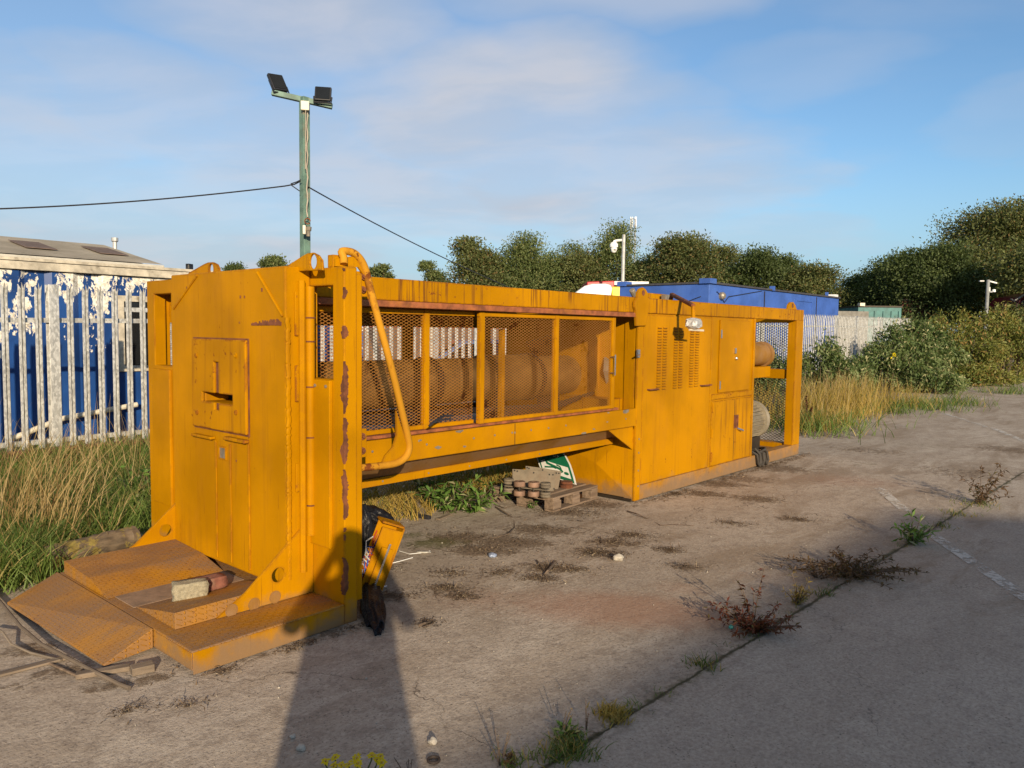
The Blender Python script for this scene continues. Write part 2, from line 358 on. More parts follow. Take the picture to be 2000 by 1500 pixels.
GRASSY = leafm('yellow_grass', (.30, .21, .045), (.46, .33, .09), (.16, .18, .04))
TREE1 = leafm('tree_leaves_olive', (.055, .075, .024), (.205, .225, .085), (.19, .125, .05))
TREE2 = leafm('tree_leaves_birch', (.072, .105, .032), (.205, .245, .09), (.25, .24, .10))
TREE3 = leafm('tree_leaves_dark', (.042, .068, .022), (.125, .16, .058))
BUSH1 = leafm('buddleia_leaves', (.07, .12, .035), (.24, .29, .12), (.42, .39, .21))
BUSH2 = leafm('bramble_leaves', (.10, .13, .026), (.30, .295, .085), (.30, .18, .06))
WEEDG = leafm('weed_leaves', (.06, .15, .025), (.22, .33, .08), (.46, .44, .26))
WEEDR = leafm('red_weed_leaves', (.11, .028, .018), (.20, .07, .03), (.13, .11, .04))
WEEDB = leafm('brown_weed_leaves', (.09, .05, .028), (.17, .105, .05), (.11, .10, .03))
PETAL = leafm('yellow_petals', (.72, .55, .01), (.85, .68, .02), trans=.3, ttint=(1, 1, .5))
DOCK = leafm('rusty_dock_seed', (.10, .03, .015), (.17, .055, .03))

# ------------------------------------------------------------------ object helpers
def props(o, label=None, cat=None, group=None, kind=None):
    if label: o['label'] = label
    if cat: o['category'] = cat
    if group: o['group'] = group
    if kind: o['kind'] = kind
    return o
def thing(name, loc, label, cat, group=None):
    o = bpy.data.objects.new(name, None); COL.objects.link(o)
    o.location = tuple(float(v) for v in loc); o.empty_display_size = .1
    return props(o, label, cat, group)
def wloc(o):
    v = Vector((0, 0, 0))
    while o: v += o.location; o = o.parent
    return v

class MB:
    """collects shapes in world coordinates and links them as ONE mesh object"""
    def __init__(s): s.v = []; s.f = []; s.sm = []
    def add(s, vs, fs, smooth=False):
        k = len(s.v); s.v += [tuple(map(float, v)) for v in vs]
        for f in fs: s.f.append(tuple(i+k for i in f)); s.sm.append(smooth)
        return s
    def box(s, x0, x1, y0, y1, z0, z1):
        v = [(x, y, z) for x in (x0, x1) for y in (y0, y1) for z in (z0, z1)]
        return s.add(v, [(0, 1, 3, 2), (4, 6, 7, 5), (0, 4, 5, 1), (2, 3, 7, 6), (0, 2, 6, 4), (1, 5, 7, 3)])
    def obox(s, c, ax, ay, az):
        c, ax, ay, az = map(np.array, (c, ax, ay, az))
        v = [c+i*ax+j*ay+k*az for i in (-.5, .5) for j in (-.5, .5) for k in (-.5, .5)]
        return s.add(v, [(0, 1, 3, 2), (4, 6, 7, 5), (0, 4, 5, 1), (2, 3, 7, 6), (0, 2, 6, 4), (1, 5, 7, 3)])
    def prism(s, pts, vec):
        """pts: 3-D outline; vec: extrusion"""
        n = len(pts); P = [np.array(p, float) for p in pts]; vec = np.array(vec, float)
        v = P+[p+vec for p in P]
        f = [tuple(range(n))[::-1], tuple(range(n, 2*n))]
        f += [(i, (i+1) % n, n+(i+1) % n, n+i) for i in range(n)]
        return s.add(v, f)
    def plate(s, ax, x0, x1, us, vs, holes):
        """plate of grid cells with openings, normal along ax (0: X, 1: Y); holes = set of (i,j)"""
        nu, nv = len(us)-1, len(vs)-1
        full = lambda i, j: 0 <= i < nu and 0 <= j < nv and (i, j) not in holes
        def P(d, u, v): return (d, u, v) if ax == 0 else (u, d, v)
        for i in range(nu):
            for j in range(nv):
                if not full(i, j): continue
                u0, u1, v0, v1 = us[i], us[i+1], vs[j], vs[j+1]
                for d in (x0, x1): s.add([P(d, u0, v0), P(d, u1, v0), P(d, u1, v1), P(d, u0, v1)], [(0, 1, 2, 3)])
                for di, dj, a, b in ((-1, 0, (u0, v0), (u0, v1)), (1, 0, (u1, v0), (u1, v1)), (0, -1, (u0, v0), (u1, v0)), (0, 1, (u0, v1), (u1, v1))):
                    if not full(i+di, j+dj): s.add([P(x0, *a), P(x1, *a), P(x1, *b), P(x0, *b)], [(0, 1, 2, 3)])
        return s
    def tube(s, pts, r, n=10, caps=True, r2=None):
        pts = [np.array(p, float) for p in pts]; m = len(pts)
        vs = []; prev = None
        for i, p in enumerate(pts):
            t = pts[min(i+1, m-1)]-pts[max(i-1, 0)]; t = t/max(np.linalg.norm(t), 1e-9)
            if prev is None:
                a = np.array([0, 0, 1.]) if abs(t[2]) < .9 else np.array([1., 0, 0])
                u = np.cross(t, a)
            else: u = prev-t*(prev@t)
            u = u/np.linalg.norm(u); prev = u; w = np.cross(t, u)
            rr = r if r2 is None else r+(r2-r)*i/(m-1)
            vs += [p+rr*(u*math.cos(2*math.pi*k/n)+w*math.sin(2*math.pi*k/n)) for k in range(n)]
        fs = [(i*n+k, i*n+(k+1) % n, (i+1)*n+(k+1) % n, (i+1)*n+k) for i in range(m-1) for k in range(n)]
        s.add(vs, fs, True)
        if caps: s.add(vs[:n], [tuple(range(n))[::-1]]); s.add(vs[-n:], [tuple(range(n))])
        return s
    def lathe(s, c, axis, prof, n=20):
        """prof: list of (distance along axis, radius)"""
        c = np.array(c, float); a = np.array(axis, float); a /= np.linalg.norm(a)
        h = np.array([0, 0, 1.]) if abs(a[2]) < .9 else np.array([1., 0, 0])
        u = np.cross(a, h); u /= np.linalg.norm(u); w = np.cross(a, u)
        vs = [c+a*d+max(r, 1e-4)*(u*math.cos(2*math.pi*k/n)+w*math.sin(2*math.pi*k/n)) for d, r in prof for k in range(n)]
        fs = [(i*n+k, i*n+(k+1) % n, (i+1)*n+(k+1) % n, (i+1)*n+k) for i in range(len(prof)-1) for k in range(n)]
        return s.add(vs, fs, False)
    def groups(s):
        """indices of faces grouped into pieces that touch one another"""
        n = len(s.v); par = list(range(n))
        def find(a):
            while par[a] != a: par[a] = par[par[a]]; a = par[a]
            return a
        key = {}
        for i, v in enumerate(s.v):
            k = tuple(round(c*2e4) for c in v)
            if k in key: par[find(i)] = find(key[k])
            else: key[k] = i
        for f in s.f:
            for i in f[1:]: par[find(i)] = find(f[0])
        isl = {}
        for i in range(n): isl.setdefault(find(i), []).append(i)
        ids = list(isl); A = np.array(s.v); bb = [(A[isl[k]].min(0)-.002, A[isl[k]].max(0)+.002) for k in ids]
        gp = list(range(len(ids)))
        def gf(a):
            while gp[a] != a: gp[a] = gp[gp[a]]; a = gp[a]
            return a
        for a in range(len(ids)):
            for b in range(a):
                if (bb[a][0] <= bb[b][1]).all() and (bb[b][0] <= bb[a][1]).all(): gp[gf(a)] = gf(b)
        pos = {k: j for j, k in enumerate(ids)}; out = {}
        for fi, f in enumerate(s.f): out.setdefault(gf(pos[find(f[0])]), []).append(fi)
        return list(out.values())
    def build(s, name, mat, parent=None, bevel=0., label=None, smooth=False, split=True):
        if split and parent:
            g = s.groups()
            if 1 < len(g) <= 70:
                for fs in g:
                    q = MB(); use = {}
                    for fi in fs:
                        f = s.f[fi]
                        for i in f:
                            if i not in use: use[i] = len(q.v); q.v.append(s.v[i])
                        q.f.append(tuple(use[i] for i in f)); q.sm.append(s.sm[fi])
                    o = q.build(name, mat, parent, bevel, label, smooth, False)
                return o
        off = wloc(parent) if parent else Vector((0, 0, 0))
        me = bpy.data.meshes.new(name)
        me.from_pydata([(v[0]-off.x, v[1]-off.y, v[2]-off.z) for v in s.v], [], s.f)
        bm = bmesh.new(); bm.from_mesh(me)
        bmesh.ops.remove_doubles(bm, verts=bm.verts, dist=1e-5)
        bmesh.ops.recalc_face_normals(bm, faces=bm.faces); bm.to_mesh(me); bm.free()
        me.materials.append(mat)
        if any(s.sm) or smooth:
            me.polygons.foreach_set('use_smooth', [True]*len(me.polygons))
            me.set_sharp_from_angle(angle=math.radians(35))
        o = bpy.data.objects.new(name, me); COL.objects.link(o)
        if parent: o.parent = parent
        if bevel:
            b = o.modifiers.new('bevel', 'BEVEL'); b.width = bevel; b.segments = 2; b.limit_method = 'ANGLE'; b.angle_limit = math.radians(40)
        if label: o['label'] = label
        return o

def npmesh(name, V, F, mat, parent=None, smooth=False):
    """fast mesh from arrays (F: n x 4 or n x 3)"""
    off = wloc(parent) if parent else Vector((0, 0, 0))
    V = np.asarray(V, np.float32)-np.array(off, np.float32); F = np.asarray(F, np.int32)
    me = bpy.data.meshes.new(name); k = F.shape[1]
    me.vertices.add(len(V)); me.vertices.foreach_set('co', V.ravel())
    me.loops.add(F.size); me.loops.foreach_set('vertex_index', F.ravel())
    me.polygons.add(len(F)); me.polygons.foreach_set('loop_start', np.arange(len(F), dtype=np.int32)*k)
    if smooth: me.polygons.foreach_set('use_smooth', np.ones(len(F), bool))
    me.update(calc_edges=True); me.materials.append(mat)
    o = bpy.data.objects.new(name, me); COL.objects.link(o)
    if parent: o.parent = parent
    return o

def unit(a): return a/np.maximum(np.linalg.norm(a, axis=-1, keepdims=True), 1e-9)
def leaf_arrays(P, L, Wd, dirs=None, flat=.5):
    """diamond leaves at P; L, Wd scalars or arrays; dirs main direction"""
    n = len(P)
    d = unit(rng.normal(size=(n, 3))+(0 if dirs is None else np.asarray(dirs)*1.6))
    nn = unit(rng.normal(size=(n, 3))*flat+np.array([0, 0, 1.]))
    s = unit(np.cross(d, nn)); up = np.cross(s, d)
    L = (np.ones(n)*L*rng.uniform(.65, 1.25, n))[:, None]; Wd = (np.ones(n)*Wd*rng.uniform(.7, 1.2, n))[:, None]
    a = P; b = P+d*L*.45+s*Wd*.5+up*L*.06; c = P+d*L-up*L*.14; e = P+d*L*.45-s*Wd*.5+up*L*.06
    V = np.stack([a, b, c, e], 1).reshape(-1, 3)
    F = np.arange(4*n).reshape(n, 4)
    return V, F
def blade_arrays(B, H, Wd, lean=.4, bend=.4, tip=.12, ldir=None):
    n = len(B); H = np.ones(n)*H; th = rng.uniform(0, 2*math.pi, n)
    h = np.stack([np.cos(th), np.sin(th), np.zeros(n)], 1)
    if ldir is not None: h = unit(h+np.array(ldir))
    ph = rng.uniform(0, 2*math.pi, n); s = np.stack([np.cos(ph), np.sin(ph), np.zeros(n)], 1)
    le = (rng.uniform(.1, 1, n)*lean)[:, None]; be = (rng.uniform(.1, 1, n)*bend)[:, None]; Hh = H[:, None]
    z = np.array([0, 0, 1.]); w = (np.ones(n)*Wd)[:, None]*.5
    rows = []
    for f, k in ((0, 1.), (.4, .85), (.75, .6), (1., tip)):
        c = B+h*Hh*(le*f+be*f*f)+z*Hh*(f-.28*be*f*f*f)
        rows += [c-s*w*k, c+s*w*k]
    V = np.stack(rows, 1).reshape(-1, 3)
    base = (np.arange(n)*8)[:, None]
    F = np.concatenate([base+np.array([[0, 1, 3, 2]]), base+np.array([[2, 3, 5, 4]]), base+np.array([[4, 5, 7, 6]])], 0)
    return V, F
def join(parts):
    Vs = []; Fs = []; k = 0
    for V, F in parts: Vs.append(V); Fs.append(F+k); k += len(V)
    return np.concatenate(Vs), np.concatenate(Fs)
def fbm(a, s): return mnoise.fractal(Vector(a)*s, .8, 2.0, 4)

# ================================================================== GROUND
FENCE_Y = 9.2
def verge(x, y):
    """height of the overgrown bank between the machine and the fence"""
    t = np.clip((y-6.4)/2.4, 0, 1); r = np.clip((x-11.5)/5, 0, 1)
    return .10*t*t*(3-2*t)*(1-.45*r)
def ground():
    def axis(a, b, st, far_lo, far_hi):
        mid = np.arange(a, b, st); lo = a-np.geomspace(.15, a-far_lo, 26)[::-1]; hi = b+np.geomspace(.05, far_hi-b, 36)
        return np.concatenate([lo, mid, hi])
    xs = axis(.6, 12.5, .05, -80, 900); ys = axis(.2, 9.5, .05, -300, 900)
    Xg, Yg = np.meshgrid(xs, ys, indexing='ij')
    Zg = verge(Xg, Yg)
    # slab joint: shallow groove along the line of weeds
    V = np.stack([Xg, Yg, Zg], -1).reshape(-1, 3)
    nx, ny = len(xs), len(ys); idx = np.arange(nx*ny).reshape(nx, ny)
    F = np.stack([idx[:-1, :-1], idx[1:, :-1], idx[1:, 1:], idx[:-1, 1:]], -1).reshape(-1, 4)
    soil = np.zeros(len(V)); red = np.zeros(len(V)); moss = np.zeros(len(V))
    def blob(arr, px, py, r, amp=1., el=1.6):
        c = G(px, py); d = np.array([c[0], c[1]])/np.hypot(c[0], c[1])
        dx = V[:, 0]-c[0]; dy = V[:, 1]-c[1]; a = dx*d[0]+dy*d[1]; b = dx*d[1]-dy*d[0]
        np.maximum(arr, amp*np.exp(-((a/r)**2+(b/(r*el))**2)), out=arr)
    for q in SOIL: blob(soil, *q)
    for q in REDS: blob(red, *q)
    for q in MOSS: blob(moss, *q)
    y = V[:, 1]; x = V[:, 0]
    soil = np.maximum(soil, np.clip((y-5.9)/.5, 0, 1)*np.clip((60-x)/5, 0, 1)*np.clip((x+20)/2, 0, 1)*.95)
    moss = np.maximum(moss, np.clip((y-6.2)/.8, 0, 1)*.6)
    # dirt washed against the machine's foot
    e = np.abs(y-3.86); soil = np.maximum(soil, np.exp(-(e/.16)**2)*((x > 6) & (x < 10.5))*.55)
    e = np.abs(y-3.34); soil = np.maximum(soil, np.exp(-(e/.10)**2)*((x > 1.6) & (x < 2.7))*.5)
    inside = (y > 3.9) & (y < 6) & (x > 2.6) & (x < 6.2); soil = np.maximum(soil, inside*.35)
    # joint dirt
    d = np.abs((x-JA[0])*JN[0]+(y-JA[1])*JN[1]); along = (x-JA[0])*JD[0]+(y-JA[1])*JD[1]
    soil = np.maximum(soil, np.exp(-(d/.022)**2)*(.62+.25*np.sin(along*3.1)+.15*np.sin(along*11.)))
    moss = np.maximum(moss, np.exp(-(d/.035)**2)*np.clip(np.sin(along*1.9+.6)+.2, 0, 1)*.8)
    o = npmesh('ground', V, F, m_ground(), None, True)
    at = o.data.color_attributes.new('mask', 'FLOAT_COLOR', 'POINT')
    at.data.foreach_set('color', np.stack([soil, red, moss, np.ones(len(V))], 1).astype(np.float32).ravel())
    props(o, 'worn grey brown concrete yard floor with soil patches and an overgrown verge', 'ground', None, 'structure')
JP = [G(*p)[:2] for p in ((1165, 1437), (1240, 1378), (1460, 1245), (1600, 1163), (1750, 1078), (1830, 1025), (1930, 965))]
JA = JP[0]; JD = JP[-1]-JP[0]; JD = JD/np.linalg.norm(JD); JN = np.array([-JD[1], JD[0]])
SOIL = [(1060, 1035, .22), (1000, 1060, .24), (940, 1075, .2), (900, 1050, .2), (1100, 1000, .2), (1160, 985, .22), (1200, 1060, .16, .95), (1235, 1045, .14, .9), (1180, 1080, .12, .9),
        (1070, 1110, .13, 1), (1055, 1130, .1, .9), (1120, 1112, .1, .8), (1310, 1075, .1, .9), (1340, 1108, .1, .8), (870, 1150, .12, .9), (905, 1165, .1, .9), (880, 1120, .1, .7), (835, 1218, .06, .8),
        (1400, 945, .25), (1480, 975, .2, .9), (1450, 935, .3, .8), (1520, 915, .35, .9), (1560, 1015, .12, .9), (1430, 1022, .12, .7), (1700, 880, .5, .62), (1990, 880, .5, .8), (1900, 925, .6, .6), (1600, 850, .5, .7),
        (1380, 965, .2, .9), (1320, 965, .12, .8), (740, 1110, .12, .8), (760, 1165, .12, .8), (430, 1310, .05, .9), (560, 1265, .05, .9), (640, 1235, .06, 1), (600, 1250, .05, .8),
        (300, 1325, .07, .9), (120, 1310, .09, .9), (60, 1270, .1, .9), (200, 1340, .09, .7), (30, 1340, .08, .7), (250, 1388, .05, .75), (360, 1380, .05, .4), (980, 1120, .12, .6), (1150, 1080, .12, .6)]
REDS = [(1210, 1190, .35, .9, 2.2), (1330, 1150, .2, .5, 1.5), (1500, 1130, .3, .4), (950, 1170, .3, .5), (1660, 940, .6, .5)]
MOSS = [(850, 1060, .22, .8), (800, 1045, .15, .7), (760, 1075, .15, .5), (1680, 905, .5, .45), (1800, 870, .7, .45)]
ground()

def line(name, pts, w, label):
    P = [G(*p, .005) for p in pts]; V = []; F = []
    for i in range(len(P)-1):
        d = unit(P[i+1]-P[i]); n = np.array([-d[1], d[0], 0])*w/2; k = len(V)
        V += [P[i]-n, P[i]+n, P[i+1]+n, P[i+1]-n]; F.append((k, k+1, k+2, k+3))
    props(npmesh(name, V, F, LINEM), label, 'marking', None, 'structure')
LINEM = m_line()
line('road_marking', [(1818, 1042), (2010, 1172)], .10, 'worn white line painted across the concrete at the right')
line('road_marking', [(1715, 952), (1772, 1000)], .10, 'faint worn white line further up the concrete')
line('road_marking', [(1840, 806), (1955, 842), (2010, 866)], .10, 'worn white line on the concrete near the bushes')

# ================================================================== THE ORANGE MACHINE
XF, XR = 2.478, 2.563
YR, YS, YL = 3.369, 3.882, 5.74
XC, XE, H = 6.177, 10.23, 1.93
M = thing('baling_machine', (6, 4.6, 0), 'long orange steel baling press with mesh sided middle standing on the concrete', 'machine')
def fx(px, py, x=XF): p = on(0, x, px, py); return float(p[1]), float(p[2])
def expanded_mesh(name, ax, d, u0, u1, z0, z1, lw, sw, st, mat, parent, label=None):
    """expanded metal: zigzag strands, plane normal to axis ax at d"""
    nu = max(2, int(round((u1-u0)/(lw/2)))); nz = max(1, int(round((z1-z0)/sw)))
    us = np.linspace(u0, u1, nu+1); V = []; F = []; dz = (z1-z0)/nz; th = st*.8
    for j in range(nz):
        for flip in (0, 1):
            zz = z0+dz*(j+np.where((np.arange(nu+1)+flip) % 2 == 0, 0.03, .5) + (0.47 if flip else 0.)*0)
            zz = z0+dz*(j+np.where(np.arange(nu+1) % 2 == 0, .5, (0. if flip else 1.)))
            k = len(V)//1
            for u, z in zip(us, zz):
                for dd, dzz in ((-th, -st/2), (th, -st/2), (th, st/2), (-th, st/2)):
                    V.append((d+dd, u, z+dzz) if ax == 0 else (u, d+dd, z+dzz))
            for i in range(nu):
                a = k+i*4; b = a+4
                F += [(a, a+1, b+1, b), (a+1, a+2, b+2, b+1), (a+2, a+3, b+3, b+2), (a+3, a, b, b+3)]
    o = npmesh(name, np.array(V), np.array(F), mat, parent)
    if label: o['label'] = label
    return o

def front_block():
    # frame ring: posts, rails, panels
    w = MB()
    yw0, yw1 = 3.47, 3.73; zt = 1.833
    w.plate(0, XF, XR, [YR, yw0, yw1, 5.36, 5.625, YL], [0.0, 1.325, zt, H], {(1, 1), (3, 1)})
    w.build('front_frame', ORM, M, .006)
    seam = MB()                                     # the worn corner seam of the right post
    zs = np.linspace(.12, 1.92, 240); rs = random.Random(2)
    for a, b in zip(zs[:-1], zs[1:]):
        nz = fbm((a*5.5, 3, 1), 1.2)
        if nz < .0: continue
        r = .004+.022*max(0, min(.9, nz*2.2))*rs.uniform(.7, 1.15)
        seam.box(XF-.0035, XF+r, YR-.0035, YR+.004+.03*max(0, min(.9, fbm((a*6.5, 8, 4), 1.2)*2+.25))*rs.uniform(.7, 1.1), a, b)
    seam.build('corner_seam', RUST, M, 0, 'rusty brown patches where the corner has lost its paint') if False else seam.build('corner_rust', RUST, M, 0, 'rusty brown patches where the corner has lost its paint', False, True)
    p = MB(); p.box(XF-.022, XF, 3.472, 3.69, .40, 1.322); p.build('front_panel', ORC, M, .004)
    p = MB(); p.box(XF-.022, XF, 5.36, 5.63, .33, 1.30); p.build('front_panel', ORC, M, .004)
    b = MB()
    for y in (3.50, 3.60): b.lathe((XF-.022, y, 1.29), (-1, 0, 0), [(0, .009), (.006, .009), (.008, 0)], 8)
    b.build('bolt', STEEL, M)
    # door slab with slot
    xd = 2.315; y0, y1 = 3.67, 5.0
    a1 = fx(400, 741, xd); a2 = fx(460, 763, xd)    # slot corners
    ys = [y0, a2[0], a1[0], y1]; zs = [.165, 1.148, 1.205, 1.935]
    ys = sorted(ys)
    d = MB(); d.plate(0, xd, XF-.003, ys, zs, {(1, 1)}); d.build('front_door', OR, M, .008)
    q = MB(); q.box(XF-.002, XF-.001, ys[1]-.01, ys[2]+.01, 1.13, 1.22); q.build('slot_shade_sheet', DARK, M)  # black sheet stands in for the darkness deep in the slot
    # square access plate with the cross shaped slot
    (ya, za), (yb, zb) = fx(380, 661, xd), fx(487, 850, xd)
    yv = [fx(433, 750, xd)[0], fx(424, 750, xd)[0]]; zv = [fx(428, 800, xd)[1], fx(428, 707, xd)[1]]
    us = [yb, ys[1], yv[0], yv[1], ys[2], ya]; vs = [zb, zv[0], zs[1], zs[2], zv[1], za]
    holes = {(i, 2) for i in (1, 2, 3)} | {(2, 1), (2, 3)}
    d = MB(); d.plate(0, xd-.022, xd-.001, us, vs, holes); acc = d.build('access_plate', ORR, M, .006, 'square plate with a cross shaped slot and rusty edges')
    d = MB(); d.plate(0, xd-.0055, xd-.0008, [yb-.011, yb+.004, ya-.004, ya+.009], [zb-.011, zb+.004, za-.004, za+.009], {(1, 1)}); d.build('plate_seam', RUST, M, .002, 'rusty seam round the square plate')
    d = MB(); d.box(xd-.004, xd-.0015, yv[0]-.004, yv[1]+.004, zv[0], zs[1]-.004); d.box(xd-.004, xd-.0015, yv[0]-.004, yv[1]+.004, zs[2]+.004, zv[1]); d.build('slot_lining', RUST, M)
    d = MB()
    for py, pxs in ((694, (390, 467)), (805, (392, 468))):
        for px in pxs:
            y, z = fx(px, py, xd); d.lathe((xd-.022, y, z), (-1, 0, 0), [(0, .016), (.006, .016), (.007, .008), (.003, .007), (.003, 0)], 12)
    d.build('plate_bolt', ORR, M)
    d = MB()
    for a, b in (((383, 845), (421, 858)), ((446, 851), (487, 866))):
        (ya, za), (yb, zb) = fx(*a, xd), fx(*b, xd); d.box(xd-.035, xd, yb, ya, zb, za)
    d.build('plate_bracket', ORR, M, .004)
    d = MB()
    for px, pt in ((422, 858), (450, 866), (486, 866)):
        y, zt_ = fx(px, pt, xd); d.box(xd-.008, xd, y-.011, y+.011, .19, zt_-.004)
    d.build('stiffening_rib', OR, M, .005)
    (ya, za), (yb, zb) = fx(430, 873, xd), fx(442, 896, xd)
    d = MB(); d.plate(0, xd-.010, xd, [yb-.008, yb, ya, ya+.008], [zb-.008, zb, za, za+.008], {(1, 1)}); d.build('inspection_window', OR, M)
    d = MB(); d.box(xd-.004, xd-.001, yb, ya, zb, za); d.build('window_pane', STEEL, M, 0, 'small grey inspection pane')
    d = MB()                                        # weld seams of the corner plates
    for a, b in (((503, 532), (553, 618)), ((340, 603), (386, 538))):
        (ya, za), (yb, zb) = fx(*a, xd), fx(*b, xd); d.tube([(xd-.002, ya, za), (xd-.002, yb, zb)], .008, 6)
    d.build('weld_seam', OR, M)
    d = MB(); zz = np.linspace(.22, 1.66, 150)
    d.tube([(xd+.012+.004*random.uniform(-1, 1), y0-.006, z) for z in zz], .014, 7); d.build('weld_bead', ORC, M)
    d = MB()                                        # long scrape of bare rust on the door
    random.seed(3); (ya, za), (yb, zb) = fx(492, 622, xd), fx(548, 635, xd)
    for k in range(26):
        f = k/25; y = ya+(yb-ya)*f; hh = (zb-za)*(.35+.6*f)*random.uniform(.5, 1.25)
        d.box(xd-.0035-.0001*(k % 3), xd+.001, y-.006-.004*f, y+.004, zb-.004-hh*.1, zb-hh)
    for px, py, s in ((470, 580, .012), (478, 580, .01), (512, 566, .014), (468, 630, .008), (365, 562, .01), (462, 900, .008)):
        y, z = fx(px, py, xd); d.box(xd-.003, xd+.001, y-s*.5, y+s*.5, z-s*.7, z+s*.7)
    d.build('rust_scrape', RUST, M)
    # hinge side: long pipes and knuckles in front of the window
    h = MB(); h.tube([(2.405, y0-.022, .25), (2.405, y0-.022, 1.86)], .020, 10); h.build('hinge_pipe', ORC, M)
    h = MB(); h.tube([(2.452, y0-.028, .45), (2.452, y0-.028, 1.83)], .026, 12)
    h.build('hinge_rod', OR, M)
    h = MB()
    for z in (.62, 1.0, 1.28, 1.53, 1.66):
        h.lathe((2.452, y0-.028, z), (0, 0, 1), [(-.004, .026), (-.004, .029), (.004, .029), (.004, .026)], 14)
    h.build('hinge_knuckle', RUST, M)
    h = MB()
    for z0, z1 in ((1.20, 1.40), (1.56, 1.80), (.70, .86)):
        h.box(2.37, 2.44, y0-.012, y0, z0, z1)
        for z in (z0+.03, z1-.03): h.lathe((2.40, y0-.012, z), (0, -1, 0), [(0, .013), (.012, .013), (.012, 0)], 8)
    h.build('hinge_plate', ORR, M, .003)
    # channel inside the right window, rods
    c = MB(); c.box(2.60, 2.66, 3.905, 3.945, .8, 1.78); c.box(2.585, 2.60, 3.84, 3.90, .8, 1.79); c.build('inner_channel', OR, M, .004)
    c = MB(); c.tube([(2.62, 3.87, 1.2), (2.62, 3.87, 1.47)], .008, 7); c.build('inner_rod', ORC, M)
    # return walls of the front block
    s = MB(); s.box(XR, 2.605, YL-.09, YL-.02, .1, 1.90); s.box(XR, 2.62, YR+.03, YR+.06, .1, 1.90); s.build('block_side_wall', OR, M, .004)
    expanded_mesh('side_mesh', 1, YL-.06, 2.605, 3.6, .95, 1.80, .034, .016, .0024, GALV, M)
    # platform, wedges, ramp, gussets
    p = MB(); p.box(1.627, XF-.002, YR, 5.05, .022, .115)
    p.box(1.66, XF-.002, YR+.02, 5.0, 0, .022); p.build('platform', CHK, M, .006)
    p = MB(); p.box(1.632, XF-.004, YR-.004, YR+.001, .004, .108); p.box(1.6235, 1.628, YR-.003, 3.745, .03, .108); p.build('platform_skirt', ORM, M, .002)
    g = MB()
    top = on(1, 3.67, 603, 1005); lo = on(1, 3.67, 478, 1157); fr = on(1, 3.67, 415, 1167)
    hole = on(1, 3.67, 541, 1122)
    def gusset(y, t):
        sx = np.linspace(0, 1, 2)
        out = [(XF-.003, top[2]), (XF-.003, .118), (1.70, .118), (1.70, .185), (fr[0], fr[2]), (lo[0], lo[2])]
        # outline with a round hole: ring of quads between outline samples and circle
        C = np.array([hole[0], hole[2]]); n = 48; ang = np.linspace(0, 2*np.pi, n, endpoint=False)
        poly = np.array(out)
        def hit(a):
            d = np.array([math.cos(a), math.sin(a)]); best = 1e9
            for i in range(len(poly)):
                p, q = poly[i], poly[(i+1) % len(poly)]; e = q-p; den = d[0]*e[1]-d[1]*e[0]
                if abs(den) < 1e-9: continue
                s = ((p-C)[0]*e[1]-(p-C)[1]*e[0])/den; u = ((p-C)[0]*d[1]-(p-C)[1]*d[0])/den
                if s > 0 and -1e-6 <= u <= 1+1e-6: best = min(best, s)
            return C+d*best
        angs = sorted(list(ang)+[math.atan2(*(q-C)[::-1]) % (2*np.pi) for q in poly])
        mb = MB(); n = len(angs); V = []
        for yy in (y, y+t):
            for a in angs:
                q = hit(a); c = C+.040*np.array([math.cos(a), math.sin(a)])
                V += [(q[0], yy, q[1]), (c[0], yy, c[1])]
        F = []
        for i in range(n):
            j = (i+1) % n; o = 2*n
            F += [(2*i, 2*j, 2*j+1, 2*i+1), (o+2*i, o+2*i+1, o+2*j+1, o+2*j), (2*i, o+2*i, o+2*j, 2*j), (2*i+1, 2*j+1, o+2*j+1, o+2*i+1)]
        mb.add(V, F); return mb
    gusset(3.655, .018).build('gusset', ORM, M, .002)
    gusset(5.002, .018).build('gusset', OR, M, .002)
    d = MB()                                        # three blanked round holes along the foot of the gusset
    for px, py in ((452, 1192), (496, 1180), (537, 1166)):
        c = on(1, 3.655, px, py); d.lathe((c[0], 3.6545, c[2]), (0, -1, 0), [(0, .034), (.003, .034), (.003, .030), (.001, .030), (.001, 0)], 22)
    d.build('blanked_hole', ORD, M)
    wd = MB()
    wd.prism([(1.692, 3.674, .117), (1.692, 3.674, .20), (1.692, 4.12, .119), (1.692, 4.12, .117)], (xd-1.694, 0, 0)); wd.build('tread_wedge', CHK, M, .003)
    wd = MB()
    wd.prism([(1.640, 5.0, .117), (1.640, 5.0, .195), (1.640, 4.62, .176), (1.640, 4.36, .119), (1.640, 4.36, .117)], (xd-1.642, 0, 0)); wd.build('tread_wedge', CHK, M, .003)
    wd = MB(); wd.box(1.68, xd-.002, 4.12, 4.36, .116, .121); wd.build('dirt_channel', plain('dry_dirt', (.26, .17, .11), .95, 0, .3, 9, .5, ((.15, .095, .06), .6)), M)
    r = MB()
    a0, a1 = (1.592, 3.76), (1.592, 5.06); b0, b1 = on(2, .012, 203, 1299), on(2, .05, 14, 1176)
    V = [(a0[0]+.03, a0[1], .119), (a1[0]+.03, a1[1], .119), tuple(b1), (b0[0], b0[1], .014), (a0[0]+.03, a0[1], .022), (a1[0]+.03, a1[1], .022), (b1[0], b1[1], .034), (b0[0], b0[1], .004)]
    r.add(V, [(0, 1, 2, 3), (4, 7, 6, 5), (0, 3, 7, 4), (1, 5, 6, 2), (3, 2, 6, 7), (0, 4, 5, 1)])
    r.build('ramp', CHKD, M, .003)
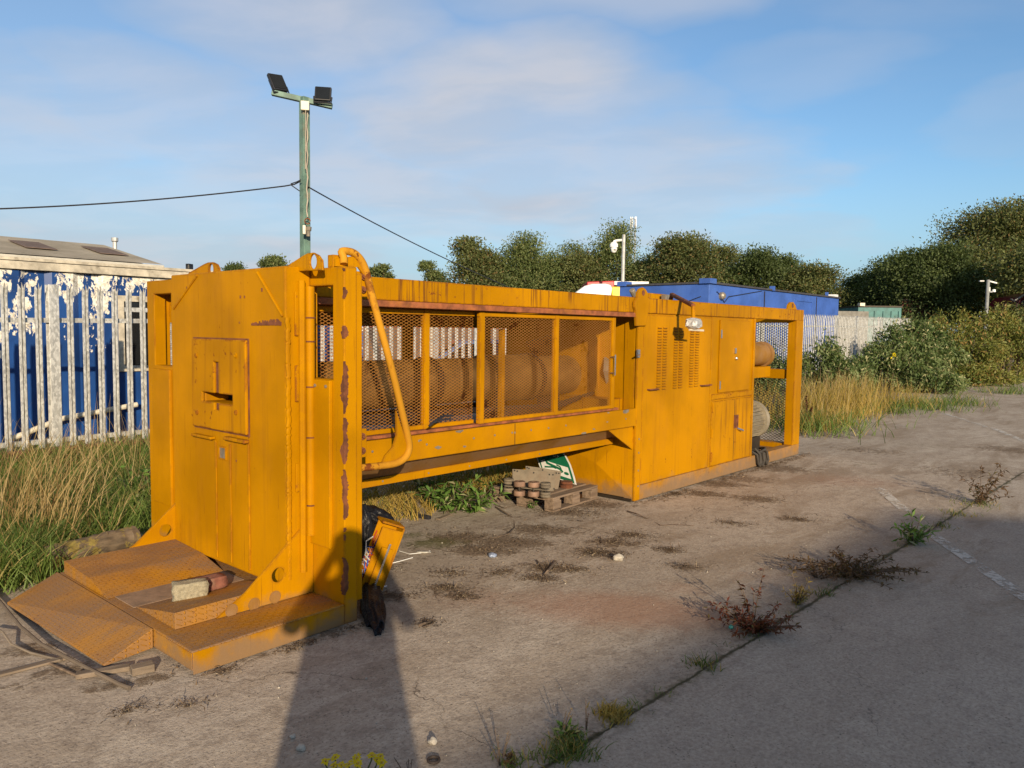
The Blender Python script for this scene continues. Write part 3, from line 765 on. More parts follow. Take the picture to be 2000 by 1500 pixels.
    # lifting lugs
    def lug(outline, hc, hr, x, t, mat=ORR):
        C = np.array(fx(*hc, x)); poly = np.array([fx(*p, x) for p in outline]); mb = MB()
        n = 40; angs = sorted(list(np.linspace(0, 2*np.pi, n, endpoint=False))+[math.atan2(*(q-C)[::-1]) % (2*np.pi) for q in poly])
        def hit(a):
            d = np.array([math.cos(a), math.sin(a)]); best = 1e9
            for i in range(len(poly)):
                p, q = poly[i], poly[(i+1) % len(poly)]; e = q-p; den = d[0]*e[1]-d[1]*e[0]
                if abs(den) < 1e-9: continue
                s = ((p-C)[0]*e[1]-(p-C)[1]*e[0])/den; u = ((p-C)[0]*d[1]-(p-C)[1]*d[0])/den
                if s > 0 and -1e-6 <= u <= 1+1e-6: best = min(best, s)
            return C+d*best
        V = []; n = len(angs)
        for xx in (x, x+t):
            for a in angs:
                q = hit(a); c = C+hr*np.array([math.cos(a)*.85, math.sin(a)]); V += [(xx, q[0], q[1]), (xx, c[0], c[1])]
        F = []
        for i in range(n):
            j = (i+1) % n; o = 2*n
            F += [(2*i, 2*j, 2*j+1, 2*i+1), (o+2*i, o+2*i+1, o+2*j+1, o+2*j), (2*i, o+2*i, o+2*j, 2*j), (2*i+1, 2*j+1, o+2*j+1, o+2*i+1)]
        mb.add(V, F); mb.build('lifting_lug', mat, M, .003)
    lug([(361, 541), (370, 532), (398, 516), (406, 512.5), (415, 512), (423, 516), (427, 524), (428, 541)], (412, 526), .034, 2.36, .013)
    lug([(557, 530), (562, 518), (590, 500), (600, 494.5), (611, 493), (621, 498), (628, 508), (630, 528)], (611, 511), .039, 2.40, .014)
    # grab rail: bent tube with webs, bolted behind the right post
    YG = 3.46
    gp = [(645, 522), (645, 508), (652, 496), (668, 491), (688, 493), (703, 505), (714, 527), (722, 560), (735, 610), (752, 672), (770, 740), (786, 808), (797, 855), (799, 876), (792, 893), (776, 904), (750, 909), (702, 914)]
    P = [on(1, YG, *p) for p in gp[2:]]
    P = [np.array([2.53, YG-.02, P[0][2]-.05]), np.array([2.535, YG-.01, P[0][2]-.015])]+P[1:]
    # resample smoothly
    P = np.array(P); tt = np.arange(len(P)); ts = np.linspace(0, len(P)-1, 90)
    def cr(i, f):
        p0, p1, p2, p3 = P[max(i-1, 0)], P[i], P[min(i+1, len(P)-1)], P[min(i+2, len(P)-1)]
        return .5*((2*p1)+(-p0+p2)*f+(2*p0-5*p1+4*p2-p3)*f*f+(-p0+3*p1-3*p2+p3)*f**3)
    Q = [cr(min(int(t), len(P)-2), t-min(int(t), len(P)-2)) for t in ts]
    g = MB(); g.tube(Q, .021, 12); g.build('grab_rail', paint('orange_paint_rail', col=(.50, .235, .02), streak=.3, rust=.49, edge=0), M, 0, 'bent guard tube with worn paint')
    wq = [on(1, YG, *p) for p in ((655, 506), (690, 500), (708, 520), (716, 545), (700, 522), (655, 520))]
    g = MB(); g.prism(wq, (0, .012, 0)); wq = [on(1, YG, *p) for p in ((774, 802), (796, 868), (790, 888), (770, 902), (746, 905), (752, 890), (768, 872), (775, 850))]
    g.prism(wq, (0, .012, 0)); g.build('rail_web', OR, M)
    g = MB()
    for px, py in ((707, 540), (707, 566), (706, 852), (706, 880)):
        c = on(1, YG+.02, px, py); g.lathe(c, (0, -1, 0), [(0, .02), (.014, .02), (.014, .011), (.026, .011), (.026, 0)], 8)
    g.build('rail_bolt', RUST, M)
    g = MB()
    for a, b in (((699, 530), (716, 580)), ((699, 838), (714, 892))):
        c0, c1 = on(1, YG+.03, *a), on(1, YG+.03, *b); g.box(XR-.01, c1[0], YG+.02, YG+.035, c1[2], c0[2])
    g.build('rail_bracket', OR, M, .003)
    g = MB(); c = fx(643, 508, 2.48); g.box(2.49, 2.54, c[0]-.02, c[0]+.03, 1.93, c[1]+.03); g.build('rail_stop', OR, M, .004)
front_block()

def middle():
    zb0, zb1 = 1.757, H
    b = MB(); b.box(2.60, XE, YS, YS+.08, zb0+.03, zb1); b.build('top_beam', ORS, M, .006, 'long top beam streaked with dark run marks')
    b = MB(); b.box(2.60, XC-.0, YS-.022, YS+.09, zb0-.012, zb0+.028); b.build('beam_lip', RUSTL, M, .004)
    b = MB(); b.box(2.60, XE, YL-.16, YL-.08, zb0, zb1-.01); b.build('top_beam', ORS, M, .006)
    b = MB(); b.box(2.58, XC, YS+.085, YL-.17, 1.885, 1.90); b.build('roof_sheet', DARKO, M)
    # lower side beam of sheet metal with bolt heads
    b = MB(); b.box(2.60, XC+.0, YS, YS+.03, .727, .8945)
    b.build('side_beam', ORC, M, .006, 'lower side beam with scuffed paint and bolt heads')
    d = MB(); d.box(4.447, 4.450, YS-.0035, YS, .728, .893); d.build('sheet_joint', DARKO, M)
    d = MB()
    for px, py in ((727, 882), (818, 861), (833, 868), (925, 856), (966, 850), (1000, 845), (1005, 845), (1037, 840), (1071, 836), (1105, 831), (1222, 818)):
        c = on(1, YS, px, py); d.lathe(c, (0, -1, 0), [(0, .008), (.004, .008), (.006, 0)], 8)
    d.build('bolt_head', STEEL, M)
    d = MB(); random.seed(5)
    for px, py, s in ((898, 842, .035), (1222, 802, .06), (820, 860, .018), (907, 872, .02), (855, 874, .03), (1188, 806, .018), (1160, 838, .02), (1140, 846, .03), (1186, 824, .015)):
        c = on(1, YS, px, py); n = 9
        pts = [(c[0]+s*1.3*random.uniform(.5, 1)*math.cos(k*6.283/n), YS-.0025, min(c[2]+s*.45*random.uniform(.5, 1)*math.sin(k*6.283/n), .893)) for k in range(n)]
        d.prism(pts, (0, .003, 0))
    d.build('chipped_paint', STEEL, M, 0, 'pale chips where paint has flaked off')
    # belly tray: sloping skirt and its lower flange
    t = MB(); f0, f1 = on(1, 4.10, 700, 948), on(1, 4.10, 1198, 862)
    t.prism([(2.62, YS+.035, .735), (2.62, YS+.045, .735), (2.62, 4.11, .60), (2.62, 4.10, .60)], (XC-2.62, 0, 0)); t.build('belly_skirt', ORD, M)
    t = MB(); t.box(2.62, float(f1[0])-.02, 4.085, 4.112, .545, .60); t.build('belly_flange', ORC, M, .003)
    t = MB(); t.box(2.62, XC-.05, 4.12, YL-.2, .58, .60); t.build('belly_floor', DARK, M)  # floor coloured black to paint the dark void below the ram
    d = MB()
    for x in np.arange(2.9, 5.6, .42): d.lathe((x, 4.085, .572), (0, -1, 0), [(0, .007), (.004, .007), (.005, 0)], 8)
    d.build('flange_rivet', STEEL, M)
    r = MB(); r.box(2.62, 5.93, YS+.035, YS+.12, .8945, .915); r.build('guide_rail', RUSTL, M, .003, 'rusty track under the mesh guards')
    # mesh guards
    def guard(x0, x1, y, bars, label=None):
        z0, z1 = .918, 1.735
        f = MB(); f.box(x0, x1, y, y+.03, z1-.03, z1+.004); f.box(x0, x1, y, y+.03, z0, z0+.03)
        for x in bars: f.box(x-.024, x+.024, y-.004, y+.034, z0-.002, z1+.006)
        fr = f.build('guard_frame', OR, M, .003, label)
        expanded_mesh('guard_mesh', 1, y+.014, x0, x1, z0+.025, z1-.025, .046, .0215, .0025, MESHM, fr)
    guard(2.62, 4.07, 3.955, [3.60], 'left sliding mesh guard')
    guard(4.07, 5.835, 3.905, [4.10, 4.985, 5.81], 'right sliding mesh guard')
    k = MB(); c0 = on(1, 3.87, 1200, 693); c1 = on(1, 3.87, 1200, 733)
    k.tube([(c0[0], 3.86, c0[2]), (c0[0], 3.86, c1[2])], .007, 8)
    for c in (c0, c1): k.tube([(c0[0], 3.905, c[2]+(.02 if c is c1 else -.02)), (c0[0], 3.86, c[2]+(.02 if c is c1 else -.02))], .006, 6)
    k.build('guard_handle', CHROME, M)
    # press ram and what is seen behind the mesh
    r = MB(); r.lathe((2.62, 4.72, 1.175), (1, 0, 0), [(0, .19), (3.6, .19), (3.6, 0)], 32); r.build('ram_cylinder', RAMP, M, 0, None, True)
    r = MB()
    for x, w, rr in ((2.95, .05, .205), (4.25, .06, .21), (4.95, .04, .22), (5.55, .05, .225), (6.2, .08, .23)):
        r.lathe((x, 4.72, 1.175), (1, 0, 0), [(0, .18), (0, rr), (w, rr), (w, .18)], 28)
    r.build('ram_collar', DARKO, M, 0, None, True)
    r = MB(); r.lathe((4.99, 4.72, 1.175), (1, 0, 0), [(0, .212), (.56, .212)], 28); r.build('ram_sleeve', RAMP, M, 0, None, True)
    r = MB()
    for x in (4.87, 5.95): r.box(x-.05, x+.05, YL-.15, YL-.09, .6, zb0)
    r.box(2.6, 6.7, YL-.14, YL-.09, 1.63, 1.76); r.build('back_frame', OR, M, .004)
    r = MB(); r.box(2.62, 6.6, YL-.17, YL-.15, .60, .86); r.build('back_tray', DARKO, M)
    r = MB(); r.box(2.7, 6.1, 4.3, 5.1, .80, .84)
    for x in (3.2, 4.1, 5.05, 5.9): r.box(x-.04, x+.04, 4.42, 5.02, .60, .80); r.box(x-.03, x+.03, 4.60, 4.84, .84, 1.0)
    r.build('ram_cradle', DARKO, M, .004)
    r = MB(); r.box(6.60, 6.63, YS+.1, YL-.1, .6, 1.78); r.build('bulkhead', plain('shaded_bulkhead_orange', (.17, .07, .005), .7, 0, .35, 3, .2, ((.05, .03, .02), .6)), M)  # bulkhead orange darkened to stand for the shade inside the press
    r = MB()   # sloping feed chute and gusset plates at the cabinet end
    r.prism([on(1, 4.9, *q) for q in ((1030, 668), (1150, 628), (1195, 622), (1195, 640), (1080, 700), (1040, 690))], (0, .02, 0)); r.build('feed_chute', DARKO, M, .003)  # dark colour paints the shade on the chute's downward face
    r = MB(); r.box(4.62, 4.66, 4.18, 4.22, .84, 1.62); r.box(2.9, 2.95, 5.0, 5.05, .84, 1.6); r.build('inner_stay', OR, M, .003)
    r = MB()
    for k in range(3): r.tube([(2.7, 4.35+.05*k, .99), (3.6, 4.33+.05*k, .93+.02*k), (4.6, 4.36+.05*k, .95), (5.6, 4.34+.05*k, .92), (6.3, 4.4, 1.02)], .016, 8)
    r.build('hydraulic_hose', BLACKP, M, split=False)
    r = MB(); r.prism([(6.08, 4.32, 1.40), (6.20, 4.32, 1.60), (6.58, 4.32, 1.70), (6.58, 4.32, 1.0), (6.2, 4.32, .98)], (0, .03, 0)); r.build('gusset_plate', OR, M, .003)
    r = MB()
    for z, x in ((1.56, 6.30), (1.45, 6.40), (1.30, 6.45)): r.lathe((x, 4.32, z), (0, -1, 0), [(0, .03), (.02, .03), (.02, .014), (.045, .014), (.045, 0)], 8)
    r.build('gusset_bolt', DARKO, M)
    r = MB(); r.lathe((6.28, 4.20, 1.24), (.35, -.9, .1), [(-.08, .10), (-.08, .15), (.02, .14), (.07, .03), (.07, 0)], 6); r.build('hexagon_cap', STEEL, M)
    r = MB(); r.box(5.95, 6.50, 4.05, 4.6, .70, .98); r.build('valve_box', ORS, M, .006)
    r = MB(); r.box(6.2, 6.58, 4.1, 4.5, 1.0, 1.06); r.build('valve_lid', STEEL, M, .004)
    # tall black sheet standing in for the dark void behind the right gap
    r = MB(); r.box(6.34, 6.37, 4.09, 4.55, .98, 1.77); r.build('void_sheet', DARK, M)
    r = MB(); r.box(XC-.0, XC+.012, YS+.032, 4.03, .73, 1.757); r.build('inner_post', OR, M, .003)
    h = MB(); h.tube([dep(838, 832, 5.15), dep(850, 822, 5.2), dep(868, 812, 5.3), dep(885, 812, 5.4)], .008, 7); h.build('loose_hose', BLACKP, M)
middle()

def cabinet():
    # base skid, body, doors
    b = MB(); b.box(XC, XE, YS, YS+.12, .012, .15); b.build('base_skid', paint('orange_paint_mud_splashed', mud=1.3, streak=.5, rust=.58, dust=.35), M, .005, 'base skid caked with dried mud')
    b = MB(); b.box(XC+.01, 8.735, YS+.014, YL-.2, .15, 1.785); b.build('cabinet_body', OR, M, .004)
    b = MB(); b.box(XC-.004, XC+.09, YS-.004, YS+.02, .012, 1.76); b.box(8.70, 8.745, YS-.004, YS+.03, .15, 1.785); b.box(7.640, 7.675, YS-.002, YS+.02, .15, 1.785); b.build('corner_post', OR, M, .004)
    d = MB(); d.box(6.275, 7.632, YS-.001, YS+.012, .158, 1.772); dr = d.build('louvred_door', paint('orange_paint_door', streak=.3, mud=1.2, rust=.64), M, .003)
    for (pa, pb) in ((6.518, 6.70), (6.835, 7.02), (7.165, 7.36)):
        l = MB(); n = 23; mid = (pa+pb)/2
        for a, b_ in ((pa, mid-.012), (mid+.012, pb)):
            for k in range(n):
                z = 1.052+.595*k/(n-1)
                l.add([(a, YS-.001, z+.017), (b_, YS-.001, z+.017), (a+.006, YS-.016, z), (b_-.006, YS-.016, z), (a+.006, YS-.001, z-.001), (b_-.006, YS-.001, z-.001)],
                      [(0, 1, 3, 2), (0, 2, 4), (1, 5, 3), (2, 3, 5, 4)])
        sl = MB()  # thin dark strips paint the shade in the opening under each louvre
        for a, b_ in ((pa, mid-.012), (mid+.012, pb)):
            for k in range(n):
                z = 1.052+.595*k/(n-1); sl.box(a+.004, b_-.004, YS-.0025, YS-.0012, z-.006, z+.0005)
        sl.build('louvre_shade', plain('louvre_shade_orange', (.10, .04, .003), .8), dr, split=False)
        l.build('louvre_panel', OR, dr, split=False)
    h = MB()
    for a, b_, py in ((1264, 1281, 761), (1367, 1385, 753)):
        c0, c1 = on(1, YS, a, py), on(1, YS, b_, py)
        h.tube([(c0[0], YS, c0[2]), (c0[0]+.01, YS-.035, c0[2]), (c1[0]-.01, YS-.035, c0[2]), (c1[0], YS, c0[2])], .008, 7)
    h.build('door_handle', RUST, dr)
    d = MB(); d.box(7.84, 8.60, YS-.004, YS+.012, .955, 1.755); ud = d.build('upper_cabinet_door', ORC, M, .004)
    h = MB()
    for z in (1.60, 1.04): h.tube([(7.855, YS-.008, z-.045), (7.855, YS-.008, z+.045)], .010, 8)
    h.build('hinge', CHROME, ud)
    h = MB()
    c = on(1, YS, 1434, 685); h.obox((c[0], YS-.012, c[2]), (.04, 0, 0), (0, .018, 0), (0, 0, .06))
    c = on(1, YS, 1435, 700); h.lathe((c[0], YS-.004, c[2]), (0, -1, 0), [(0, .02), (.02, .02), (.03, .012), (.03, 0)], 10)
    h.build('lock', CHROME, ud)
    d = MB(); d.box(7.68, 8.69, YS-.006, YS+.012, .885, .945); d.build('cabinet_rail', ORR, M, .003)
    d = MB(); d.box(7.685, 8.69, YS-.004, YS+.012, .16, .865); ld = d.build('lower_cabinet_door', paint('orange_paint_stained', streak=.6, rust=.62, edge=.8), M, .004, 'lower cabinet door stained by rust runs')
    d = MB(); d.box(8.24, 8.246, YS-.006, YS, .165, .862); d.build('door_gap', DARKO, ld)
    h = MB()
    for z in (.26, .52, .80): h.tube([(7.70, YS-.008, z-.05), (7.70, YS-.008, z+.05)], .013, 8)
    h.build('hinge', ORR, ld)
    h = MB(); c = on(1, YS, 1436, 823)
    h.plate(1, YS-.016, YS-.004, [c[0]-.05, c[0]-.03, c[0]-.008, c[0]+.008, c[0]+.03, c[0]+.05], [c[2]-.075, c[2]-.06, c[2]+.06, c[2]+.075], {(1, 1), (3, 1)})
    h.build('pull_plate', RUST, ld)
    h = MB(); c = on(1, YS, 1440, 839); h.tube([(c[0]-.03, YS-.01, c[2]+.02), (c[0]+.05, YS-.05, c[2]-.01)], .012, 8); h.build('latch', CHROME, ld)
    # lower front wall of the cabinet: cross broken sheet
    x = XC; y0, y1, z0, z1 = YS+.02, YL-.3, .035, .70
    c = (x-.055, on(0, x, 1170, 915)[1], .33)
    f = MB(); f.add([(x, y0, z0), (x, y1, z0), (x, y1, z1), (x, y0, z1), c, (x+.02, y0, z0), (x+.02, y1, z0), (x+.02, y1, z1), (x+.02, y0, z1)],
                    [(0, 1, 4), (1, 2, 4), (2, 3, 4), (3, 0, 4), (5, 8, 7, 6), (0, 5, 6, 1), (1, 6, 7, 2), (2, 7, 8, 3), (3, 8, 5, 0)])
    f.build('front_sheet', ORM, M)
    f = MB(); f.prism([(XC-.42, YS+.03, .725), (XC-.002, YS+.03, .725), (XC-.002, YS+.03, .50)], (0, .012, 0)); f.build('corner_gusset', OR, M)
    f = MB(); f.box(XC-.02, XC+.03, YS+.03, 4.5, .005, .03); f.build('foot_rail', DARKO, M)
    f = MB(); q = on(0, XC, 1175, 957); f.box(XC-.006, XC, q[1]-.03, q[1]+.03, .07, .12); f.build('foot_tab', ORC, M)
    d = MB()
    for z in (.15, .3, .47, .6): d.lathe((XC+.05, YS-.004, z), (0, -1, 0), [(0, .009), (.005, .009), (.006, 0)], 8)
    d.build('post_bolt', STEEL, M)
    d = MB(); c = on(1, YS-.01, 1246, 690); d.box(c[0]-.015, c[0]+.02, YS-.022, YS-.004, c[2]-.04, c[2]+.035); d.tube([(c[0], YS-.03, c[2]-.01), (c[0]-.07, YS-.05, c[2]-.015)], .008, 6); d.build('catch', CHROME, M)
    # strap lug over the beam
    oy = YS-.03
    pts = [on(1, oy, *p) for p in ((1243.5, 637), (1242, 606), (1240, 600), (1240, 590), (1245, 581), (1246, 571), (1250, 564), (1256, 561), (1261, 564), (1265, 571), (1266, 581), (1269, 590), (1268, 600), (1263, 636))]
    g = MB(); g.prism(pts, (0, .026, 0)); lg = g.build('strap_lug', OR, M, .004)
    c = on(1, oy, 1256.5, 572); g = MB(); g.lathe((c[0], oy-.002, c[2]), (0, 1, 0), [(0, 0), (0, .026), (.001, .026)], 16); g.build('lug_eye', RUST, lg)
    pts = [on(1, YS+.05, *p) for p in ((1539, 606), (1541, 595), (1545, 590), (1550, 590), (1554, 596), (1557, 606))]
    g = MB(); g.prism(pts, (0, .03, 0)); lg = g.build('lifting_lug', OR, M, .004)
    c = on(1, YS+.05, 1548, 597); g = MB(); g.lathe((c[0], YS+.048, c[2]), (0, 1, 0), [(0, 0), (0, .03), (.001, .03)], 14); g.build('lug_eye', RUST, lg)
    # roof clutter
    g = MB(); a, b_ = on(1, 4.4, 1268, 580), on(1, 4.4, 1302, 582); g.box(a[0], b_[0], 4.4, 4.55, 1.93, 2.03); g.build('roof_grille', ORR, M, .004)
    g = MB(); a = on(1, 4.3, 1301, 575); g.box(a[0], a[0]+.12, 4.3, 4.36, 1.90, a[2]); g.tube([on(1, 4.2, 1241, 580), on(1, 4.2, 1234, 566)], .03, 8); g.build('roof_stub', STEEL, M, .004)
    pa, pb, pc, pd = on(1, 4.15, 1308, 592), on(1, 4.12, 1312, 575), on(1, 3.60, 1354, 597), on(1, 3.60, 1354, 622)
    g = MB(); g.tube([pa, pb-np.array([0, 0, .02]), pb, .97*pb+.03*pc, pc], .022, 10); arm = g.build('lamp_arm', RUST, M)
    g = MB(); g.tube([pc, pc-np.array([0, 0, .02]), pd], .020, 10); g.build('lamp_drop', ORR, M)
    c = on(1, 3.60, 1355, 632); bm = bmesh.new(); bmesh.ops.create_icosphere(bm, subdivisions=3, radius=1)
    for v in bm.verts:
        n = fbm(v.co*1.0, 2.6)*.16; q_ = Vector([math.copysign(abs(k)**.6, k) for k in v.co]); v.co = Vector((q_.x*.085, q_.y*.06, q_.z*.052))*(1+n)
    mb = MB(); mb.add([tuple(Vector(c)+v.co) for v in bm.verts], [tuple(v.index for v in f.verts) for f in bm.faces]); bm.free(); mb.build('lamp_head', FOIL, M, 0, 'outside lamp wrapped in silver foil')
    g = MB(); g.tube([c+np.array([-.08, 0, -.06]), c+np.array([.16, -.02, -.065])], .01, 6); g.build('lamp_bracket', CREAM, M)
    # open rear bay
    yi = float(on(0, 10.02, 1538, 700)[1])
    r = MB(); r.box(10.0, XE, YS, YS+.012, .15, 1.79); r.box(10.0, 10.012, YS+.012, yi, .15, 1.79); r.box(XE-.012, XE, YS+.012, yi, .15, 1.79); r.box(10.0, XE, YL-.2, YL-.1, .05, 1.79); r.build('rear_post', OR, M, .004)
    r = MB(); r.box(10.03, 10.2, yi, YL-.2, 1.02, 1.145); r.box(10.03, 10.2, yi, YL-.2, .02, .16); r.box(10.03, 10.2, yi, YL-.2, 1.76, 1.92); r.build('end_beam', OR, M, .004)
    expanded_mesh('end_mesh', 0, 10.16, yi-.02, YL-.2, 1.145, 1.76, .06, .036, .0045, DARKO, M)
    expanded_mesh('end_mesh', 0, 10.16, yi-.02, YL-.2, .16, 1.02, .06, .036, .0045, DARKO, M)
    r = MB(); r.box(8.75, 10.0, YL-.2, YL-.17, .05, 1.76); r.build('back_panel', OR, M)
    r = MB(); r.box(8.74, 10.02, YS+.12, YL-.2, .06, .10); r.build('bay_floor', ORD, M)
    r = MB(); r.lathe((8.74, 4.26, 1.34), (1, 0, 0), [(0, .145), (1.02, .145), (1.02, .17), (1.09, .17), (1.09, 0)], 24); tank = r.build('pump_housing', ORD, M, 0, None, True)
    r = MB(); r.box(8.74, 9.78, 4.12, 4.6, 1.05, 1.19); r.build('pump_bracket', OR, M, .004)
    mo = MB(); mc = np.array([9.14, 4.27, .50])
    mo.lathe(mc, (1, 0, 0), [(0, .20), (.38, .20)], 28)
    mt = mo.build('motor', plain('grey_motor', (.20, .17, .12), .6, .1), M, 0, None, True)
    fi = MB()
    for k in range(30):
        a = 2*math.pi*k/30; u = np.array([0, math.cos(a), math.sin(a)]); t = np.cross([1, 0, 0], u)
        fi.obox(mc+np.array([.17, 0, 0])+u*.21, (.36, 0, 0), u*.045, t*.008)
    fi.build('cooling_fin', plain('motor_fin_grey', (.24, .2, .14), .6, .1), mt, split=False)
    fi = MB(); fi.lathe(mc+np.array([.38, 0, 0]), (1, 0, 0), [(0, .20), (0, .245), (.08, .245), (.11, .21), (.11, 0)], 28); fi.build('fan_cowl', plain('fan_cowl_grey', (.30, .26, .19), .55, .1), mt, 0, None, True)
    fi = MB(); fi.box(mc[0], mc[0]+.34, mc[1]-.17, mc[1]+.17, .12, .30); fi.build('motor_foot', DARKO, mt)
    # ratchet straps hung over the skid
    st = MB()
    for k, (sx, w) in enumerate(((8.82, .0), (8.90, .03), (9.02, -.02))):
        pts = [(sx, YS+.13, .17), (sx, YS+.02, .19+w), (sx+.02, YS-.03, .16), (sx+.05-w, YS-.035, .05), (sx+.10, YS-.03, .012), (sx+.15, YS-.03, .06), (sx+.13, YS-.02, .16), (sx+.16, YS+.06, .18)]
        st.tube(pts, .016, 6)
    st.tube([(8.95, YS+.0, .17), (9.1, YS-.02, .20), (9.25, YS+.05, .19), (9.32, YS+.15, .17)], .014, 6)
    props(st.build('strap', plain('black_webbing', (.05, .042, .035), .85)), 'black webbing straps hanging in loops over the machine\'s base skid', 'strap')
cabinet()

# ================================================================== FENCES
def pale_arrays(x, y, z0, h, w=.066, side=-1, broken=False):
    """W section palisade pale with a three pointed splayed top"""
    prof = [(-.5, .0), (-.36, -.018), (-.16, -.018), (0, .006), (.16, -.018), (.36, -.018), (.5, .0)]
    V = []; F = []
    rows = ((z0, 1., 0.), (z0+h-.16, 1., 0.), (z0+h-.07, 1.05, side*.014))
    for z, k, o in rows: V += [(x+a*w*k, y+b+o, z) for a, b in prof]
    n = len(prof)
    for r in range(2):
        for i in range(n-1): F.append((r*n+i, r*n+i+1, (r+1)*n+i+1, (r+1)*n+i))
    b0 = 2*n; k = len(V)
    for i, (dx, dz) in ((0, (-.012, -.02)), (2, (0, 0)), (4, (.012, -.02))):
        V.append((x+(prof[i][0]+prof[i+1][0]+(prof[i+2][0] if i < 4 else prof[i+1][0]))/3*w+dx, y+side*.03, z0+h+dz))
        t = len(V)-1
        F += [(b0+i, b0+i+1, t, t), (b0+i+1, b0+i+2, t, t)]
    return np.array(V), np.array(F)
def clean_quads(V, F):
    return V, F
def fence(name, x0, x1, top, label, posts, npart=100):
    root = thing(name, (x0, FENCE_Y, 0), label, 'fence', None)
    xs = np.arange(x0, x1, .1545); rest = MB()
    for k, x in enumerate(xs):
        zt = top(x); z0 = float(verge(np.array(x), np.array(FENCE_Y)))-.03
        m = MB(); V, F = pale_arrays(x, FENCE_Y-.03, z0, zt-z0, .066 if name == 'palisade_fence' else .044)
        if name == 'boundary_fence' and 25.9 < x < 26.05:
            V[:, 0] += (V[:, 2]-zt)*.13
        F = [tuple(dict.fromkeys(f)) for f in F.tolist()]
        if len(xs)-k > npart: rest.add(V, F); continue
        m.add(V, F); m.build('pale', GALV, root, split=False)
    if rest.v: props(rest.build('pale', GALV, root, split=False), None, None, None, 'stuff')
    for dz in (-.42, -1.72):
        r = MB(); a, b = top(x0), top(x1)
        for yy in (0,): r.add([(x0, FENCE_Y, a+dz), (x1, FENCE_Y, b+dz), (x1, FENCE_Y+.045, b+dz), (x0, FENCE_Y+.045, a+dz), (x0, FENCE_Y, a+dz+.05), (x1, FENCE_Y, b+dz+.05), (x1, FENCE_Y+.045, b+dz+.05), (x0, FENCE_Y+.045, a+dz+.05)],
              [(0, 1, 2, 3), (4, 7, 6, 5), (0, 4, 5, 1), (1, 5, 6, 2), (2, 6, 7, 3), (3, 7, 4, 0)])
        r.build('rail', GALV, root)
    for x in posts:
        p = MB(); zt = top(x)-.015; p.box(x-.05, x+.05, FENCE_Y-.055, FENCE_Y-.047, 0, zt); p.box(x-.05, x+.05, FENCE_Y+.047, FENCE_Y+.055, 0, zt); p.box(x-.004, x+.004, FENCE_Y-.047, FENCE_Y+.047, 0, zt)
        p.build('post', GALV, root, .003)
ftop = lambda x: 2.045+.0105*(x-2.5)
xp = float(on(1, FENCE_Y-.05, 108, 700)[0])
X0 = float(on(1, FENCE_Y-.03, 11.5, 700)[0])-.1545*12
fence('palisade_fence', X0, 15.4, ftop, 'galvanised palisade fence with pointed pales in front of the peeling blue cabin', [xp, xp+2.78, xp+5.56, xp+8.34, xp+11.12])
fence('boundary_fence', 15.5, 36.5, ftop, 'far run of pale palisade fence rising behind the bushes at the right', [18.3, 21.1, 23.9, 27.2, 29.3, 32.0, 34.8], 100)
k = MB(); k.box(X0, 9, FENCE_Y-.22, FENCE_Y-.10, .0, .30)
props(k.build('kerb_rail', plain('rusty_kerb_beam', (.22, .09, .055), .9, 0, .4, 7, .3)), 'rusty brown beam lying along the foot of the palisade fence', 'beam')

